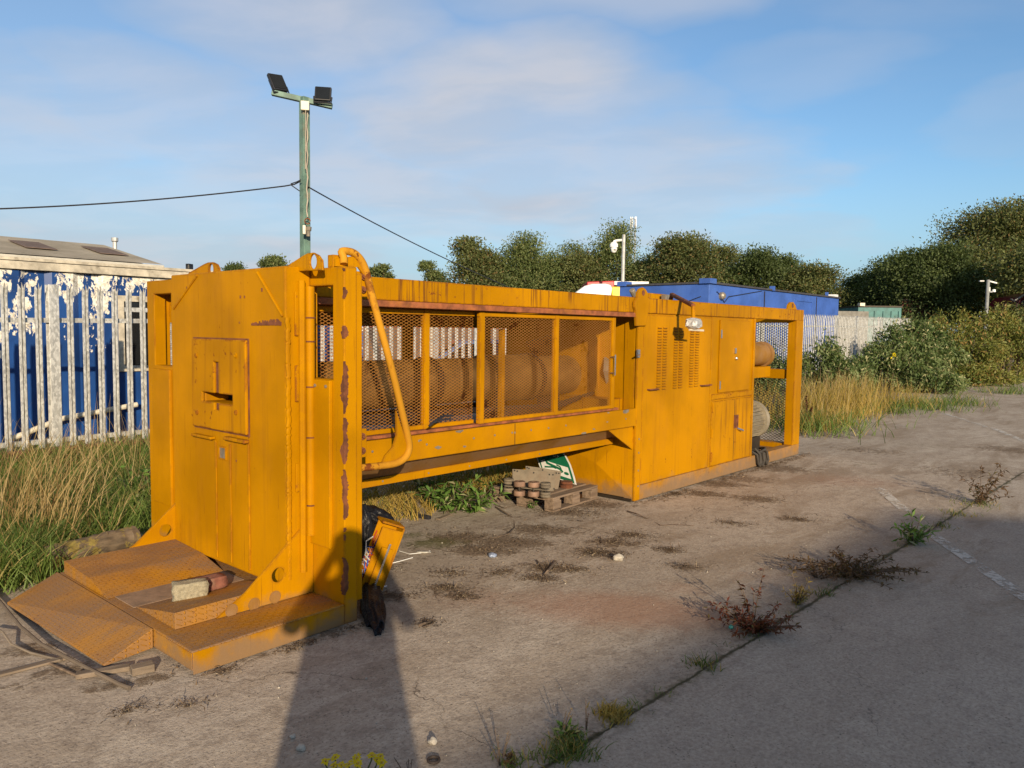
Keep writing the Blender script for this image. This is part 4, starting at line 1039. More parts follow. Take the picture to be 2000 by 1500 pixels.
# ================================================================== BUILDINGS AND VEHICLES BEHIND
def corrugated(mb, x0, x1, y, z0, z1, pitch=.28, dp=.04):
    xs = [x0]; x = x0
    pts = []
    while x < x1:
        for f, d in ((0, 0), (.3, 0), (.42, dp), (.78, dp), (.9, 0)):
            if x+f*pitch <= x1: pts.append((x+f*pitch, y+d))
        x += pitch
    pts.append((x1, y)); k = len(pts)
    mb.add([(a, b, z0) for a, b in pts]+[(a, b, z1) for a, b in pts], [(i, i+1, k+i+1, k+i) for i in range(k-1)])
def left_cabin():
    y0, y1, x0, x1, h = 11.0, 13.5, -3.2, 8.5, 2.44
    c = thing('site_cabin', (3, 12, 0), 'blue steel site cabin with peeling white paint and a cream top rail', 'cabin')
    wx0, wx1 = float(on(1, y0, 243, 640)[0]), float(on(1, y0, 243, 640)[0])+1.15
    w = MB()
    corrugated(w, x0, wx0-.08, y0, .12, h-.16, .62, .05); corrugated(w, wx1+.08, x1, y0, .12, h-.16, .62, .05)
    w.box(wx0-.08, wx1+.08, y0+.02, y0+.05, .12, .98); w.box(wx0-.08, wx1+.08, y0+.02, y0+.05, 2.02, h-.16)
    w.box(x0, x1, y1-.05, y1, .12, h-.1); w.box(x0, x0+.05, y0+.06, y1-.05, .12, h-.1); w.box(x1-.05, x1, y0+.06, y1-.05, .12, h-.1)
    w.build('wall', PEEL, c, split=False)
    r = MB(); r.box(x0, x1, y0-.05, y0+.02, h-.15, h-.05); r.box(x0, x1, y0-.02, y1, h-.04, h); r.build('top_rail', CREAMW, c, .006)
    f = MB(); f.plate(1, y0-.01, y0+.06, [wx0-.08, wx0, wx1, wx1+.08], [.98, 1.06, 1.94, 2.02], {(1, 1)}); wf = f.build('window', CREAMW, c, .004)
    g = MB(); g.box(wx0, wx1, y0+.03, y0+.05, 1.06, 1.94); g.build('pane', GLASS, wf)
    g = MB(); g.box(wx0, wx1, y0+.0, y0+.03, 1.80, 1.86); g.build('sash', GALV, wf)
    p = MB(); p.tube([on(1, y0-.12, 20, 858), on(1, y0-.12, 120, 818), on(1, y0-.12, 268, 790)], .035, 10); p.build('drain_pipe', CREAM, c)
    l = thing('flood_lamp', on(1, 11.2, 370, 532), 'small grey floodlight on top of the blue site cabin', 'lamp')
    q = on(1, 11.2, 370, 521); b = MB(); b.obox(q, (.09, .05, 0), (-.03, .05, 0), (0, 0, .085)); b.build('lamp_head', BLACKP, l, .006)
    b = MB(); b.obox(q+np.array([-.01, -.035, 0]), (.07, .04, 0), (-.003, .005, 0), (0, 0, .06)); b.build('lamp_glass', STEEL, l)
    b = MB(); b.tube([q, q-np.array([0, 0, .14])], .012, 8); b.build('bracket', GREYM, l)
left_cabin()
def shed():
    xe, ye, yr, ze, zr = 7.25, 16., 19., 2.88, 3.47
    c = thing('grey_roofed_shed', (0, 18, 0), 'low shed with a grey fibre cement roof and cream gutter behind the blue cabin', 'shed')
    r = MB(); n = 120; x = np.linspace(-8, xe, n)
    V = []; F = []
    for i, xx in enumerate(x):
        d = 0.; V += [(xx, ye, ze+d), (xx, yr, zr+d), (xx, 2*yr-ye, ze+d)]
    for i in range(n-1): F += [(3*i, 3*i+1, 3*i+4, 3*i+3), (3*i+1, 3*i+2, 3*i+5, 3*i+4)]
    r.add(V, F); r.build('roof', ROOF, c, split=False)
    g = MB()
    for px, py in ((60, 480), (200, 490)):
        d = np.array([0, yr-ye, zr-ze]); d = d/np.linalg.norm(d); x_ = float(on(1, 17.6, px, py)[0]); nrm = np.array([0, -d[2], d[1]])
        g.obox(np.array([x_, 17.5, ze+1.5*(zr-ze)/3])+nrm*.03, (.55, 0, 0), d*1.1, nrm*.012)
    g.build('roof_light', plain('brown_roof_light', (.15, .105, .085), .8), c)
    w = MB(); w.box(-8, xe-.1, ye+.1, 2*yr-ye-.1, 0, ze-.08)
    w.prism([(xe-.1, ye+.1, ze-.08), (xe-.1, 2*yr-ye-.1, ze-.08), (xe-.1, yr, zr-.08)], (-.1, 0, 0)); w.build('wall', CREAM, c)
    w = MB(); w.box(-8, xe, ye-.06, ye+.04, ze-.10, ze-.02); w.build('gutter', plain('cream_gutter', (.52, .49, .42), .5, 0, .1), c, .01)
    w = MB(); q = on(1, yr, 224.5, 490); w.tube([(q[0], yr, zr-.1), (q[0], yr, ztop(224, 470, 18.6))], .05, 8); w.lathe((q[0], yr, ztop(224, 470, 18.6)), (0, 0, 1), [(-.1, .05), (-.08, .075), (0, .075), (0, 0)], 10); w.build('flue', GREYM, c)
shed()
def blue_cabins():
    x0, x1, y0, y1, h = 22.0, 33.6, 11.3, 14.6, 3.15
    c = thing('blue_cabin', (27, 13, 0), 'long bright blue stacked site cabin behind the fence with a dark roof edge', 'cabin')
    w = MB(); w.box(x0, x1, y0, y1, 0, h); w.build('wall', BLUE, c, .02)
    w = MB(); w.box(x0-.05, x1+.05, y0-.06, y1+.05, h, h+.06); w.build('roof', plain('dark_felt_roof', (.05, .05, .06), .8), c)
    w = MB(); w.box(x0-.08, x0+.32, y0-.08, y0+.32, h+.0, h+.16); w.box(x0-.06, x0+.3, y1-.3, y1+.07, h, h+.16); w.build('corner_casting', BLUE, c, .01)
    w = MB(); w.box(x0+4.05, x0+4.09, y0-.02, y0, .2, h-.05); w.box(x0+9, x0+9.04, y0-.02, y0, .2, h-.05); w.build('wall_joint', DARKO, c)
    w = MB(); w.plate(1, y0-.03, y0-.002, [x0+6.9, x0+6.98, x0+8.5, x0+8.58], [1.2, 1.28, 2.88, 2.96], {(1, 1)}); w.build('vent_frame', BLUE, c)
    w = MB(); w.lathe((x0+.75, y0, h-.35), (0, -1, 0), [(0, .12), (.1, .12), (.16, .07), (.16, 0)], 12); w.build('wall_lamp', STEEL, c)
    w = MB(); w.tube([(x0-.02, y1-1.4, 2.2), (x0-.02, y0+.3, 2.75), (x0+.5, y0-.02, 2.92), (x0+.8, y0-.02, 2.75), (x0+1.0, y0-.02, 2.6), (x0+1.3, y0-.02, 2.8), (x0+3.8, y0-.02, 3.1)], .014, 6); w.build('wall_cable', BLACKP, c)
    w = MB(); w.box(x0+4.6, x0+4.75, y0-.1, y0+.05, h, h+.16); w.box(x0+10.1, x0+10.2, y0-.05, y0+.05, h, h+.2); w.build('roof_bracket', BLUE, c)
    w = MB(); w.box(x1-.5, x1-.1, y0, y0+.4, h+.06, h+.16); w.build('roof_box', WHITEP, c)
blue_cabins()
def frame_at(px, z, yaw):
    o = gx(px, z); a = math.radians(yaw); return o, np.array([math.cos(a), math.sin(a), 0]), np.array([-math.sin(a), math.cos(a), 0]), np.array([0, 0, 1.])
def wheel(parent, c, axis, r=.5, w=.28):
    t = MB(); t.lathe(c, axis, [(-w/2, r*.55), (-w/2, r*.9), (-w/2+.03, r), (w/2-.03, r), (w/2, r*.9), (w/2, r*.55)], 20); wh = t.build('wheel', TYRE, parent, split=False)
    t = MB(); t.lathe(c, axis, [(-w*.4, 0), (-w*.4, r*.56), (w*.4, r*.56), (w*.4, 0)], 16); t.build('rim', GREYM, wh, split=False)
def lorry():
    # white cab facing left in the picture, seen above the press
    D = 31.; o, f, s, z = frame_at(1150, D, 0); f = unit(-RT*np.array([1, 1, 0])); s = np.array([-f[1], f[0], 0])   # f: forward (picture left)
    zt = ztop(1160, 557, D); P = lambda a, b, c: o+f*a+s*b+z*c
    c = thing('white_lorry', o, 'white lorry cab with a sloping wind deflector behind the fence', 'lorry')
    m = MB(); prof = [(-.75, .9), (.95, .9), (1.0, 1.7), (.8, 2.7), (.55, 2.95), (-.75, 2.95)]
    m.prism([P(a, -1.1, b) for a, b in prof], s*2.2); m.build('cab', WHITEV, c, .05)
    m = MB(); prof = [(.86, 2.96), (.62, zt-.34), (.3, zt-.10), (0, zt-.02), (-.5, zt), (-.72, zt-.05), (-.78, zt-.2), (-.72, 2.96)]
    m.prism([P(a, -1.05, b) for a, b in prof], s*2.1); m.build('wind_deflector', WHITEV, c, .08)
    m = MB(); m.prism([P(.985, -.95, 1.75), P(.985, .95, 1.75), P(.83, .95, 2.6), P(.83, -.95, 2.6)], f*.03); m.build('windscreen', GLASS, c)
    m = MB(); m.prism([P(.2, 1.1, 1.8), P(.75, 1.1, 1.8), P(.6, 1.1, 2.55), P(.2, 1.1, 2.55)], s*.015); m.build('side_window', GLASS, c)
    m = MB(); m.obox(P(-2.2, 0, .8), f*5, s*.9, z*.25); m.build('chassis', DARKO, c)
    for a in (.3, -3.6):
        for b in (-.95, .95): wheel(c, P(a, b, .5), s)
    # red box trailer and yellow skip behind
    D2 = 35.; o2 = gx(1176, D2); zt2 = ztop(1190, 552, D2); c2 = thing('red_trailer', o2, 'red box trailer with a silver top rail behind the white lorry cab', 'trailer')
    P2 = lambda a, b, cc: o2+f*a+s*b+z*cc
    m = MB(); m.prism([P2(-.35, -1.2, 1.1), P2(.85, -1.2, 1.1), P2(.85, -1.2, zt2-.06), P2(-.35, -1.2, zt2)], s*2.4); m.build('box_body', REDV, c2, .04)
    m = MB(); m.obox(P2(-1.1, 0, zt2-.10), f*1.5, s*2.3, z*.16); m.build('top_rail', GREYM, c2)
    m = MB(); m.obox(P2(.6, 0, .9), f*4.5, s*.9, z*.25); m.build('chassis', DARKO, c2)
    for a in (2.3, -.8):
        for b in (-.95, .95): wheel(c2, P2(a, b, .5), s)
    D3 = 31.5; o3 = gx(1199, D3); zt3 = ztop(1199, 563, D3); c3 = thing('yellow_skip', o3, 'yellow steel skip between the red trailer and the blue cabin', 'skip')
    P3 = lambda a, b, cc: o3+f*a+s*b+z*cc
    m = MB(); m.prism([P3(.25, -.8, .25), P3(-.4, -.8, .25), P3(-.4, -.8, zt3), P3(.25, -.8, zt3)], s*1.8); m.build('skip_body', YELV, c3, .03)
    m = MB(); m.obox(P3(-.05, -.81, zt3-.22), f*.25, s*.01, z*.02); m.obox(P3(.07, -.81, zt3-.35), f*.02, s*.01, z*.24); m.build('marking', DARKO, c3)
    m = MB(); m.obox(P3(.2, -.83, zt3-.4), f*.03, s*.06, z*.75); m.build('rib', YELV, c3)
lorry()
def car():
    D = 14.6; o = gx(925, D); f = unit(-RT*np.array([1, 1, 0])*.9-FW*np.array([1, 1, 0])*.15); s = np.array([-f[1], f[0], 0]); z = np.array([0, 0, 1.])
    P = lambda a, b, c: o+f*a+s*b+z*c
    c = thing('parked_car', o, 'blue grey car parked behind the palisade fence, seen through the mesh', 'car')
    prof = [(2.05, .35), (2.1, .62), (1.9, .82), (1.0, .95), (-1.75, 1.0), (-2.1, .88), (-2.1, .35)]
    m = MB(); m.prism([P(a, -.85, b) for a, b in prof], s*1.7); m.build('body', BLUEV, c, .07)
    prof = [(1.0, .93), (.3, 1.42), (-1.0, 1.46), (-1.75, .98)]
    m = MB(); m.prism([P(a, -.72, b) for a, b in prof], s*1.44); m.build('cabin', BLUEV, c, .06)
    prof = [(.8, 1.0), (.25, 1.36), (-.3, 1.38), (-.3, 1.0)]
    for b in (-.735, .725):
        m = MB(); m.prism([P(a, b, q) for a, q in prof], s*.01); m.build('window', GLASS, c)
        m = MB(); m.prism([P(a, b, q) for a, q in ((-.36, 1.0), (-.36, 1.38), (-1.0, 1.39), (-1.5, 1.02))], s*.01); m.build('window', GLASS, c)
        for a in (1.3, -1.3): wheel(c, P(a, b*1.02, .32), s, .32, .2)
    m = MB(); m.prism([P(.92, -.62, 1.0), P(.92, .62, 1.0), P(.36, .6, 1.40), P(.36, -.6, 1.40)], (f+z)*.012); m.build('windscreen', GLASS, c)
    for b in (-.6, .6): m = MB(); m.obox(P(2.07, b, .68), f*.06, s*.32, z*.13); m.build('headlight', CHROME, c, .02)
    # flat white goods wagon further on, glimpsed through the mesh
    D = 19.; o = gx(800, D); P = lambda a, b, c: o+RT*np.array([1, 1, 0])*a+FW*np.array([1, 1, 0])*b+z*c
    c = thing('shipping_container', o, 'brown container with a red band glimpsed through the mesh guards', 'container')
    m = MB(); m.obox(P(0, 0, 1.12), RT*np.array([1, 1, 0])*5.6, FW*np.array([1, 1, 0])*2.4, z*2.1); m.build('wall', plain('brownish_cladding', (.085, .06, .052), .7), c, .02)
    m = MB(); m.obox(P(0, 0, 1.72), RT*np.array([1, 1, 0])*5.64, FW*np.array([1, 1, 0])*2.44, z*.14); m.build('red_band', plain('faded_red_cladding', (.30, .09, .07), .6), c, .02)
car()
def green_box():
    D = 40.; o = gx(1716, D); zt = ztop(1716, 600, D); z = np.array([0, 0, 1.]); r = unit(RT*np.array([1, 1, 0])); fw = unit(FW*np.array([1, 1, 0]))
    P = lambda a, b, c: o+r*a+fw*b+z*c
    c = thing('green_container', o, 'teal green shipping container behind the far fence under the dark trees', 'container')
    m = MB(); m.obox(P(0, 1.2, zt/2), r*2.25, fw*2.4, z*zt); m.build('wall', TEAL, c, .02)
    for a in (-.8, -.25, .2, .62, 1.0):
        m = MB(); m.obox(P(a, -.03, zt/2-.1), r*.09, fw*.06, z*(zt-.2)); m.build('door_bar', TEAL, c)
    m = MB(); m.obox(P(0, 1.2, zt+.03), r*2.3, fw*2.5, z*.08); m.build('roof', DARKO, c)
    m = MB(); m.obox(P(-.98, -.02, zt+.12), r*.25, fw*.3, z*.16); m.build('corner_block', CREAM, c)
    D = 42.; o = gx(1800, D); zt = ztop(1800, 588, D); P = lambda a, b, c: o+r*a+fw*b+z*c
    c = thing('brick_wall', o, 'dark red brick wall in the shade of the trees', 'wall')
    m = MB(); m.obox(P(0, 0, zt/2), r*2.5, fw*.4, z*zt); m.build('brickwork', BRICKW, c)
    m = MB(); m.obox(P(0, 0, zt+.04), r*2.6, fw*.5, z*.08); m.build('coping', WOODG, c)
    D = 40.; o = gx(1660, D); P = lambda a, b, c: o+r*a+fw*b+z*c; zt = ztop(1655, 608, D)
    m = MB(); m.obox(P(-.1, 0, zt/2), r*1.9, fw*.3, z*zt); props(m.build('concrete_wall', plain('grey_concrete', (.2, .19, .17), .9)), 'low grey concrete wall left of the teal green container', 'wall')
green_box()
def edge_lorry():
    D = 37.; o = gx(2009, D); z = np.array([0, 0, 1.]); r = unit(RT*np.array([1, 1, 0])); fw = unit(FW*np.array([1, 1, 0])); P = lambda a, b, c: o+r*a+fw*b+z*c
    zz = lambda py: ztop(1990, py, D)
    c = thing('maroon_lorry', o, 'maroon and white lorry cut off by the right edge, standing behind the bushes', 'lorry')
    m = MB(); m.prism([P(a, 0, b) for a, b in ((-.72, zz(602)), (-.62, zz(590)), (-.4, zz(579)), (.6, zz(570)), (1.6, zz(570)), (1.6, zz(604)), (-.6, zz(604)))], fw*2.2); m.build('roof', MAROON, c, .06)
    m = MB(); m.tube([P(-.9, .1, zz(584)), P(-.75, .05, zz(588)), P(-.55, .0, zz(582)), P(-.3, -.05, zz(575))], .04, 8); m.build('mirror_arm', GREYM, c)
    m = MB(); m.lathe(P(-.35, -.03, zz(592)), -fw, [(0, .13), (.04, .13), (.05, .07), (.02, .06), (.02, 0)], 18); m.build('round_lamp', STEEL, c)
    m = MB(); m.box; m.obox(P(.55, 1., (zz(605)+zz(655))/2), r*1.9, fw*2., z*(zz(605)-zz(655))); m.build('body', plain('cream_white_panel', (.66, .62, .55), .5, 0, .12), c, .03)
    m = MB(); m.obox(P(-.47, .9, (zz(607)+zz(652))/2), r*.13, fw*1.6, z*(zz(607)-zz(652))); m.build('stripe', plain('blue_stripe', (.02, .07, .25), .4), c)
    m = MB(); m.obox(P(.2, .8, zz(603)), r*1.4, fw*2., z*.1); m.build('waist_beam', RUST, c)
    m = MB(); m.obox(P(-.25, .3, zz(655)/2+.1), r*.18, fw*.3, z*(zz(655)-.1)); m.build('leg', plain('red_oxide_steel', (.20, .06, .04), .7), c)
    m = MB(); m.obox(P(.8, 1.0, .75), r*1.7, fw*1.6, z*.3); m.build('chassis', DARKO, c)
    wheel(c, P(1.1, .2, .5), fw); wheel(c, P(1.1, 1.8, .5), fw)
edge_lorry()

# ================================================================== POLES, CABLES, MAST
def light_pole():
    yp = 8.75; b = on(1, yp, 596, 470); x = float(b[0]); zt = float(on(1, yp, 594, 190)[2])
    c = thing('floodlight_pole', (x, yp, 0), 'tall green box section pole with a crossbar and peeling paint behind the press', 'pole')
    p = MB(); p.box(x-.05, x+.05, yp-.05, yp+.05, 0, zt); p.build('post', GREEN_P, c, .005)
    a, e = on(1, yp, 533, 181), on(1, yp, 648, 208)
    D = float((on(1, yp, 594, 195)-CAM)@FW)
    a, e = dep(531, 181, D-.05), dep(649, 208, D+.08); d = unit(e-a); nrm = unit(np.cross(d, [0, 0, 1])); up = np.cross(nrm, d)
    p = MB(); p.obox((a+e)/2, d*np.linalg.norm(e-a), nrm*.075, up*.065); p.build('crossbar', GREEN_P, c, .004)
    p = MB(); q = dep(596, 207, D-.08); p.obox(q, (.085, -.06, 0), (.04, .05, 0), (0, 0, .115)); p.build('junction_box', CREAM, c, .006)
    p = MB(); q = dep(594.5, 449, D-.08); p.obox(q, (.03, -.02, 0), (.04, .05, 0), (0, 0, .11)); p.build('switch_box', CREAM, c, .004)
    p = MB(); q = dep(602, 448, D-.02); p.lathe(q, (0, 0, 1), [(-.09, .025), (-.02, .028), (-.02, .04), (.03, .045), (.03, 0)], 10); p.build('socket', STEEL, c)
    p = MB(); q = dep(600.5, 432, D-.02); p.tube([q+.035*np.array([math.cos(t)*.66, -math.cos(t)*.75, math.sin(t)]) for t in np.linspace(0, 5.6, 16)], .008, 6); p.build('hook', RUST, c)
    p = MB(); p.tube([dep(600+math.sin(k*1.7)*1.2, 215+k*11, D-.03) for k in range(20)], .009, 6); p.tube([dep(597, 215, D-.09), dep(596.5, 330, D-.09)], .006, 6); p.build('conduit', plain('rust_stained_conduit', (.35, .30, .24), .7), c)
    def lamp(px, py, wv, hv, nv, label):
        q = dep(px, py, D); l = thing('floodlight', q, label, 'floodlight', 'floodlights on the green pole')
        wv, hv, nv = map(np.array, (wv, hv, nv))
        m = MB(); m.obox(q, wv, hv, nv*.05); m.build('housing', BLACKP, l, .012)
        m = MB()
        for k in range(7): m.obox(q-nv*.04+wv*(k-3)/8.5, wv*.03, hv*.62, nv*.04)
        m.build('heat_sink', BLACKP, l, 0, None, False, False)
        m = MB(); m.obox(q-nv*.045-hv*.25, wv*.2, hv*.1, nv*.01); m.build('rating_plate', CREAM, l)
        m = MB(); m.obox(q+nv*.028, wv*.86, hv*.86, nv*.006); m.build('glass', GLASS, l)
        m = MB(); bot = q-hv*.62
        m.tube([q+wv*.53-hv*.2, q+wv*.53-hv*.62, q-wv*.53-hv*.62, q-wv*.53-hv*.2], .012, 6); m.build('yoke', BLACKP, l)
    r = unit(RT*np.array([1, 1, 0])); fw = unit(FW*np.array([1, 1, 0])); z = np.array([0, 0, 1.])
    h1 = unit(z*.86-r*.40+fw*.25); w1 = unit(r*.72+fw*.65-z*.05); w1 = unit(w1-h1*(w1@h1)); n1 = -np.cross(h1, w1)
    lamp(542, 162, w1*.21, h1*.25, n1, 'black floodlight tilted steeply on the left end of the crossbar')
    h2 = unit(z*.96+fw*.26); w2 = unit(r*.98+fw*.1); w2 = unit(w2-h2*(w2@h2)); n2 = np.cross(h2, w2)
    lamp(631, 184, w2*.21, h2*.19, -n2, 'black floodlight standing upright on the right end of the crossbar')
    def cable(name, pts, r, label):
        m = MB(); m.tube(pts, r, 6); props(m.build(name, BLACKP), label, 'cable')
    A = dep(587, 356, D); B = dep(-40, 409, D-1.5)
    pts = [dep(587, 354, D), dep(575, 360, D-.02)]+[dep(575-615*t, 361+48*t+14*4*t*(1-t)*.55, D-.02-1.5*t) for t in np.linspace(.03, 1, 24)]
    cable('overhead_cable', pts, .009, 'black overhead cable running left from the green pole')
    pts = [dep(600, 364, D)]+[dep(600+400*t, 364+200*t+10*4*t*(1-t)*.7, D+7*t) for t in np.linspace(.03, 1, 24)]
    cable('overhead_cable', pts, .009, 'black overhead cable sloping down right from the green pole')
    m = MB(); m.tube([dep(568, 361, D-.04), dep(575, 366, D-.05), dep(585, 373, D-.06)], .007, 6); m.tube([dep(568, 359, D-.04), dep(580, 355, D-.05), dep(588, 351, D-.06)], .007, 6); m.build('cable_tail', BLACKP, c)
light_pole()
def cctv():
    D = 31.; zt = ztop(1214, 460, D); o = gx(1214, D)+0; o[2] = 0
    c = thing('camera_pole', o, 'slim grey pole carrying a white dome camera above the blue cabin', 'camera pole')
    m = MB(); m.lathe(o, (0, 0, 1), [(0, .08), (zt, .07), (zt, 0)], 14); m.build('post', GREYM, c)
    q = dep(1199, 482, D-.1); zz = q[2]
    m = MB(); m.tube([np.array([o[0], o[1], ztop(1210, 470, D)]), dep(1203, 470, D-.1), dep(1200, 471, D-.1), dep(1199, 476, D-.1)], .05, 8); m.build('arm', WHITEP, c)
    m = MB(); m.lathe(q, (0, 0, 1), [(-.02, .165), (.09, .165), (.17, .11), (.2, .05), (.2, 0)], 18); m.build('housing', WHITEP, c, 0, None, True)
    m = MB(); m.lathe(q+np.array([0, 0, -.02]), (0, 0, 1), [(-.22, 0), (-.21, .06), (-.16, .11), (-.06, .13), (0, .13)], 18); dm = m.build('dome', WHITEP, c, 0, None, True)
    m = MB(); m.obox(q+np.array([-.07, -.09, -.13]), RT*.08, FW*.05, (0, 0, .05)); m.build('lens', BLACKP, dm)
    D = 150.; zt = ztop(1231, 430, D); o = gx(1231.5, D); c = thing('lattice_mast', o, 'distant steel lattice mast with white antennas above the trees', 'mast')
    m = MB(); r = unit(RT*np.array([1, 1, 0])); fw = unit(FW*np.array([1, 1, 0])); z = np.array([0, 0, 1.])
    cs = [(-.4, -.4), (.4, -.4), (.4, .4), (-.4, .4)]
    for a, b in cs: m.tube([o+r*a*1.5+fw*b*1.5, o+r*a+fw*b+z*zt], .06, 5)
    nz = 18
    for k in range(nz):
        f0 = 1.5-.5*k/nz; f1 = 1.5-.5*(k+1)/nz; za, zb = zt*k/nz, zt*(k+1)/nz
        for i in range(4):
            a, b = cs[i], cs[(i+1) % 4]
            m.tube([o+r*a[0]*f0+fw*a[1]*f0+z*za, o+r*b[0]*f1+fw*b[1]*f1+z*zb], .035, 4, False)
            m.tube([o+r*a[0]*f1+fw*a[1]*f1+z*zb, o+r*b[0]*f1+fw*b[1]*f1+z*zb], .035, 4, False)
    m.build('lattice', GALV, c, split=False)
    for a, w in ((.45, .35), (-.5, .12), (-.15, .1)):
        m = MB(); m.obox(o+r*a+z*(zt-.6), r*w, fw*.3, z*2.0); m.build('antenna', WHITEP if w > .2 else GREYM, c)
    D = 33.; o = gx(1924, D); zt = ztop(1924, 547, D)
    c = thing('camera_pole', o, 'short grey pole with angled cameras against the big tree at right', 'camera pole')
    m = MB(); m.lathe(o, (0, 0, 1), [(0, .07), (zt, .07), (zt, 0)], 12); m.build('post', POLEG, c)
    m = MB(); m.obox(dep(1938, 551, D), RT*.36-UP*.09, FW*.1, UP*.06); m.build('camera_housing', GREYM, c)
    m = MB(); m.obox(dep(1917, 549, D), RT*.18, FW*.1, UP*.05); m.build('camera_housing', GREYM, c)
    m = MB(); m.obox(dep(1930, 565, D-.1), RT*.12, FW*.1, UP*.18); m.build('box', WHITEP, c)
    m = MB(); m.tube([dep(1926, 571, D), dep(1938, 570, D-.2)], .025, 6); m.lathe(dep(1941, 568, D-.2), UP, [(-.07, 0), (-.05, .07), (.05, .07), (.07, 0)], 10); m.build('side_camera', WHITEP, c)
cctv()

# ================================================================== TREES AND BUSHES
def tree(name, px, D, top, half, low, label, leaf, lobes=9, nclump=230, per=26, ls=.26, trunkr=.16, group='trees behind the yard', seed=0, narrow=1., skew=0., cat='tree'):
    """px: centre column, top: highest row, half: half width in px, low: row of the crown's lower limit"""
    global rng
    rng = np.random.default_rng(100+seed)
    o = gx(px, D); k = D/CF; r = unit(RT*np.array([1, 1, 0])); fw = unit(FW*np.array([1, 1, 0])); z = np.array([0, 0, 1.])
    zt = ztop(px, top, D); zl = max(.4, ztop(px, low, D)); R = half*k
    t = thing(name, o, label, cat, group)
    m = MB(); lean = rng.normal(size=2)*.03*zt
    mid = o+np.array([lean[0], lean[1], zt*.45])
    m.tube([o, o+np.array([lean[0]*.4, lean[1]*.4, zt*.2]), mid, o+np.array([lean[0]*1.3, lean[1]*1.3, zt*.8])], trunkr, 8, True, trunkr*.25)
    tr = m.build('trunk', BARK, t, split=False)
    L = []
    for i in range(lobes):
        f = (i+.5)/lobes; zc = zl+(zt-zl)*(.05+.86*f)
        w = math.sin(math.pi*(.36+.48*f**1.1))**.8*narrow*1.12
        a = rng.uniform(0, 2*math.pi); off = R*w*rng.uniform(.25, .72)
        rr = max(.28*R, R*w*rng.uniform(.42, .6))
        if i == lobes-1: off *= .5; zc = zt-rr*.8
        L.append((o+r*(math.cos(a)*off+skew*R*(f-.5))+fw*math.sin(a)*off*.8+z*zc, rr))
    m = MB()
    for c, rr in L: m.tube([mid*.6+o*.4, (mid+c)/2+z*rr*.1, c], trunkr*.35, 5, True, .02)
    m.build('limb', BARK, t, split=False)
    C = []; per_l = int(nclump*1.25)//lobes; per = int(per*2.6); ls *= .60
    for c, rr in L:
        d = unit(rng.normal(size=(per_l, 3))); d[:, 2] = np.abs(d[:, 2])*1.0-.25*rng.random(per_l)
        rad = rr*rng.uniform(.5, 1.02, per_l)[:, None]
        C.append(c+d*rad*np.array([1, 1, .9]))
    C = np.concatenate(C); n = len(C)
    sz = rng.uniform(.10, .24, n)*R*.9+.12
    st = np.array([.8, .8, 1.1]) if name == 'birch_tree' else np.array([1, 1, .62])
    P = (C[:, None, :]+np.clip(rng.normal(size=(n, per, 3)), -1.35, 1.35)*sz[:, None, None]*st).reshape(-1, 3)
    P = P[P[:, 2] > .15]
    out = unit(P-(o+z*(zl+zt)/2))*.6
    V, F = leaf_arrays(P, ls, ls*.55, out, .9)
    npmesh('crown', V, F, leaf, t)
tree('birch_tree', 1190, 50, 458, 76, 640, 'tall feathery green tree beside the camera pole', TREE2, 11, 330, 30, .24, .2, seed=1, narrow=.9)
tree('sycamore_tree', 905, 47, 472, 58, 640, 'rounded dark brown green tree behind the middle of the press', TREE1, 9, 230, 24, .3, .2, seed=2, narrow=1.05)
tree('birch_tree', 1010, 48, 474, 82, 640, 'feathery mid green tree with a pointed top right of the brown green tree', TREE2, 10, 300, 30, .24, .2, seed=3, narrow=.95)
tree('birch_tree', 1095, 50, 492, 72, 640, 'smaller feathery tree between the two taller feathery trees', TREE2, 8, 230, 28, .24, .16, seed=4)
tree('willow_tree', 1345, 46, 470, 88, 640, 'broad rounded olive tree above the left end of the blue cabin', TREE1, 12, 420, 30, .27, .24, seed=5, narrow=1.1)
tree('willow_tree', 1470, 48, 492, 66, 640, 'green tree behind the middle of the blue cabin', TREE3, 9, 300, 28, .28, .2, seed=6, narrow=1.1)
tree('hawthorn_tree', 1590, 47, 522, 75, 650, 'low brownish scrubby tree above the right end of the blue cabin', TREE1, 9, 260, 26, .26, .14, seed=7, narrow=1.1)
tree('hawthorn_tree', 1672, 50, 540, 64, 650, 'low dark scrubby tree above the teal green container', TREE3, 7, 190, 26, .28, .14, seed=8, narrow=1.1)
tree('ash_tree', 1752, 46, 512, 75, 640, 'dark green tree at the left edge of the big tree', TREE3, 10, 330, 28, .28, .22, seed=9)
tree('ash_tree', 1965, 44, 408, 135, 660, 'largest tree, a dense dark crown filling the right edge of the view', TREE1, 17, 900, 34, .26, .35, seed=10, narrow=1.05)
tree('ash_tree', 1835, 42, 488, 85, 650, 'dark tree in front of the largest tree on its left side', TREE3, 11, 430, 30, .26, .26, seed=11, narrow=1.05)
tree('ash_tree', 2060, 36, 470, 110, 690, 'dense tree cut off by the right edge of the view', TREE1, 12, 420, 30, .26, .26, seed=12)
tree('hawthorn_tree', 1140, 49, 500, 60, 650, 'bushy green tree filling the gap left of the camera pole', TREE1, 8, 230, 26, .26, .14, seed=21, narrow=1.1)
tree('hawthorn_tree', 1262, 49, 505, 60, 650, 'bushy tree filling the gap right of the camera pole', TREE2, 8, 230, 26, .26, .14, seed=22, narrow=1.1)
tree('hawthorn_tree', 1415, 52, 486, 70, 650, 'green tree between the broad olive tree and the green tree', TREE1, 8, 230, 26, .26, .14, seed=23, narrow=1.1)
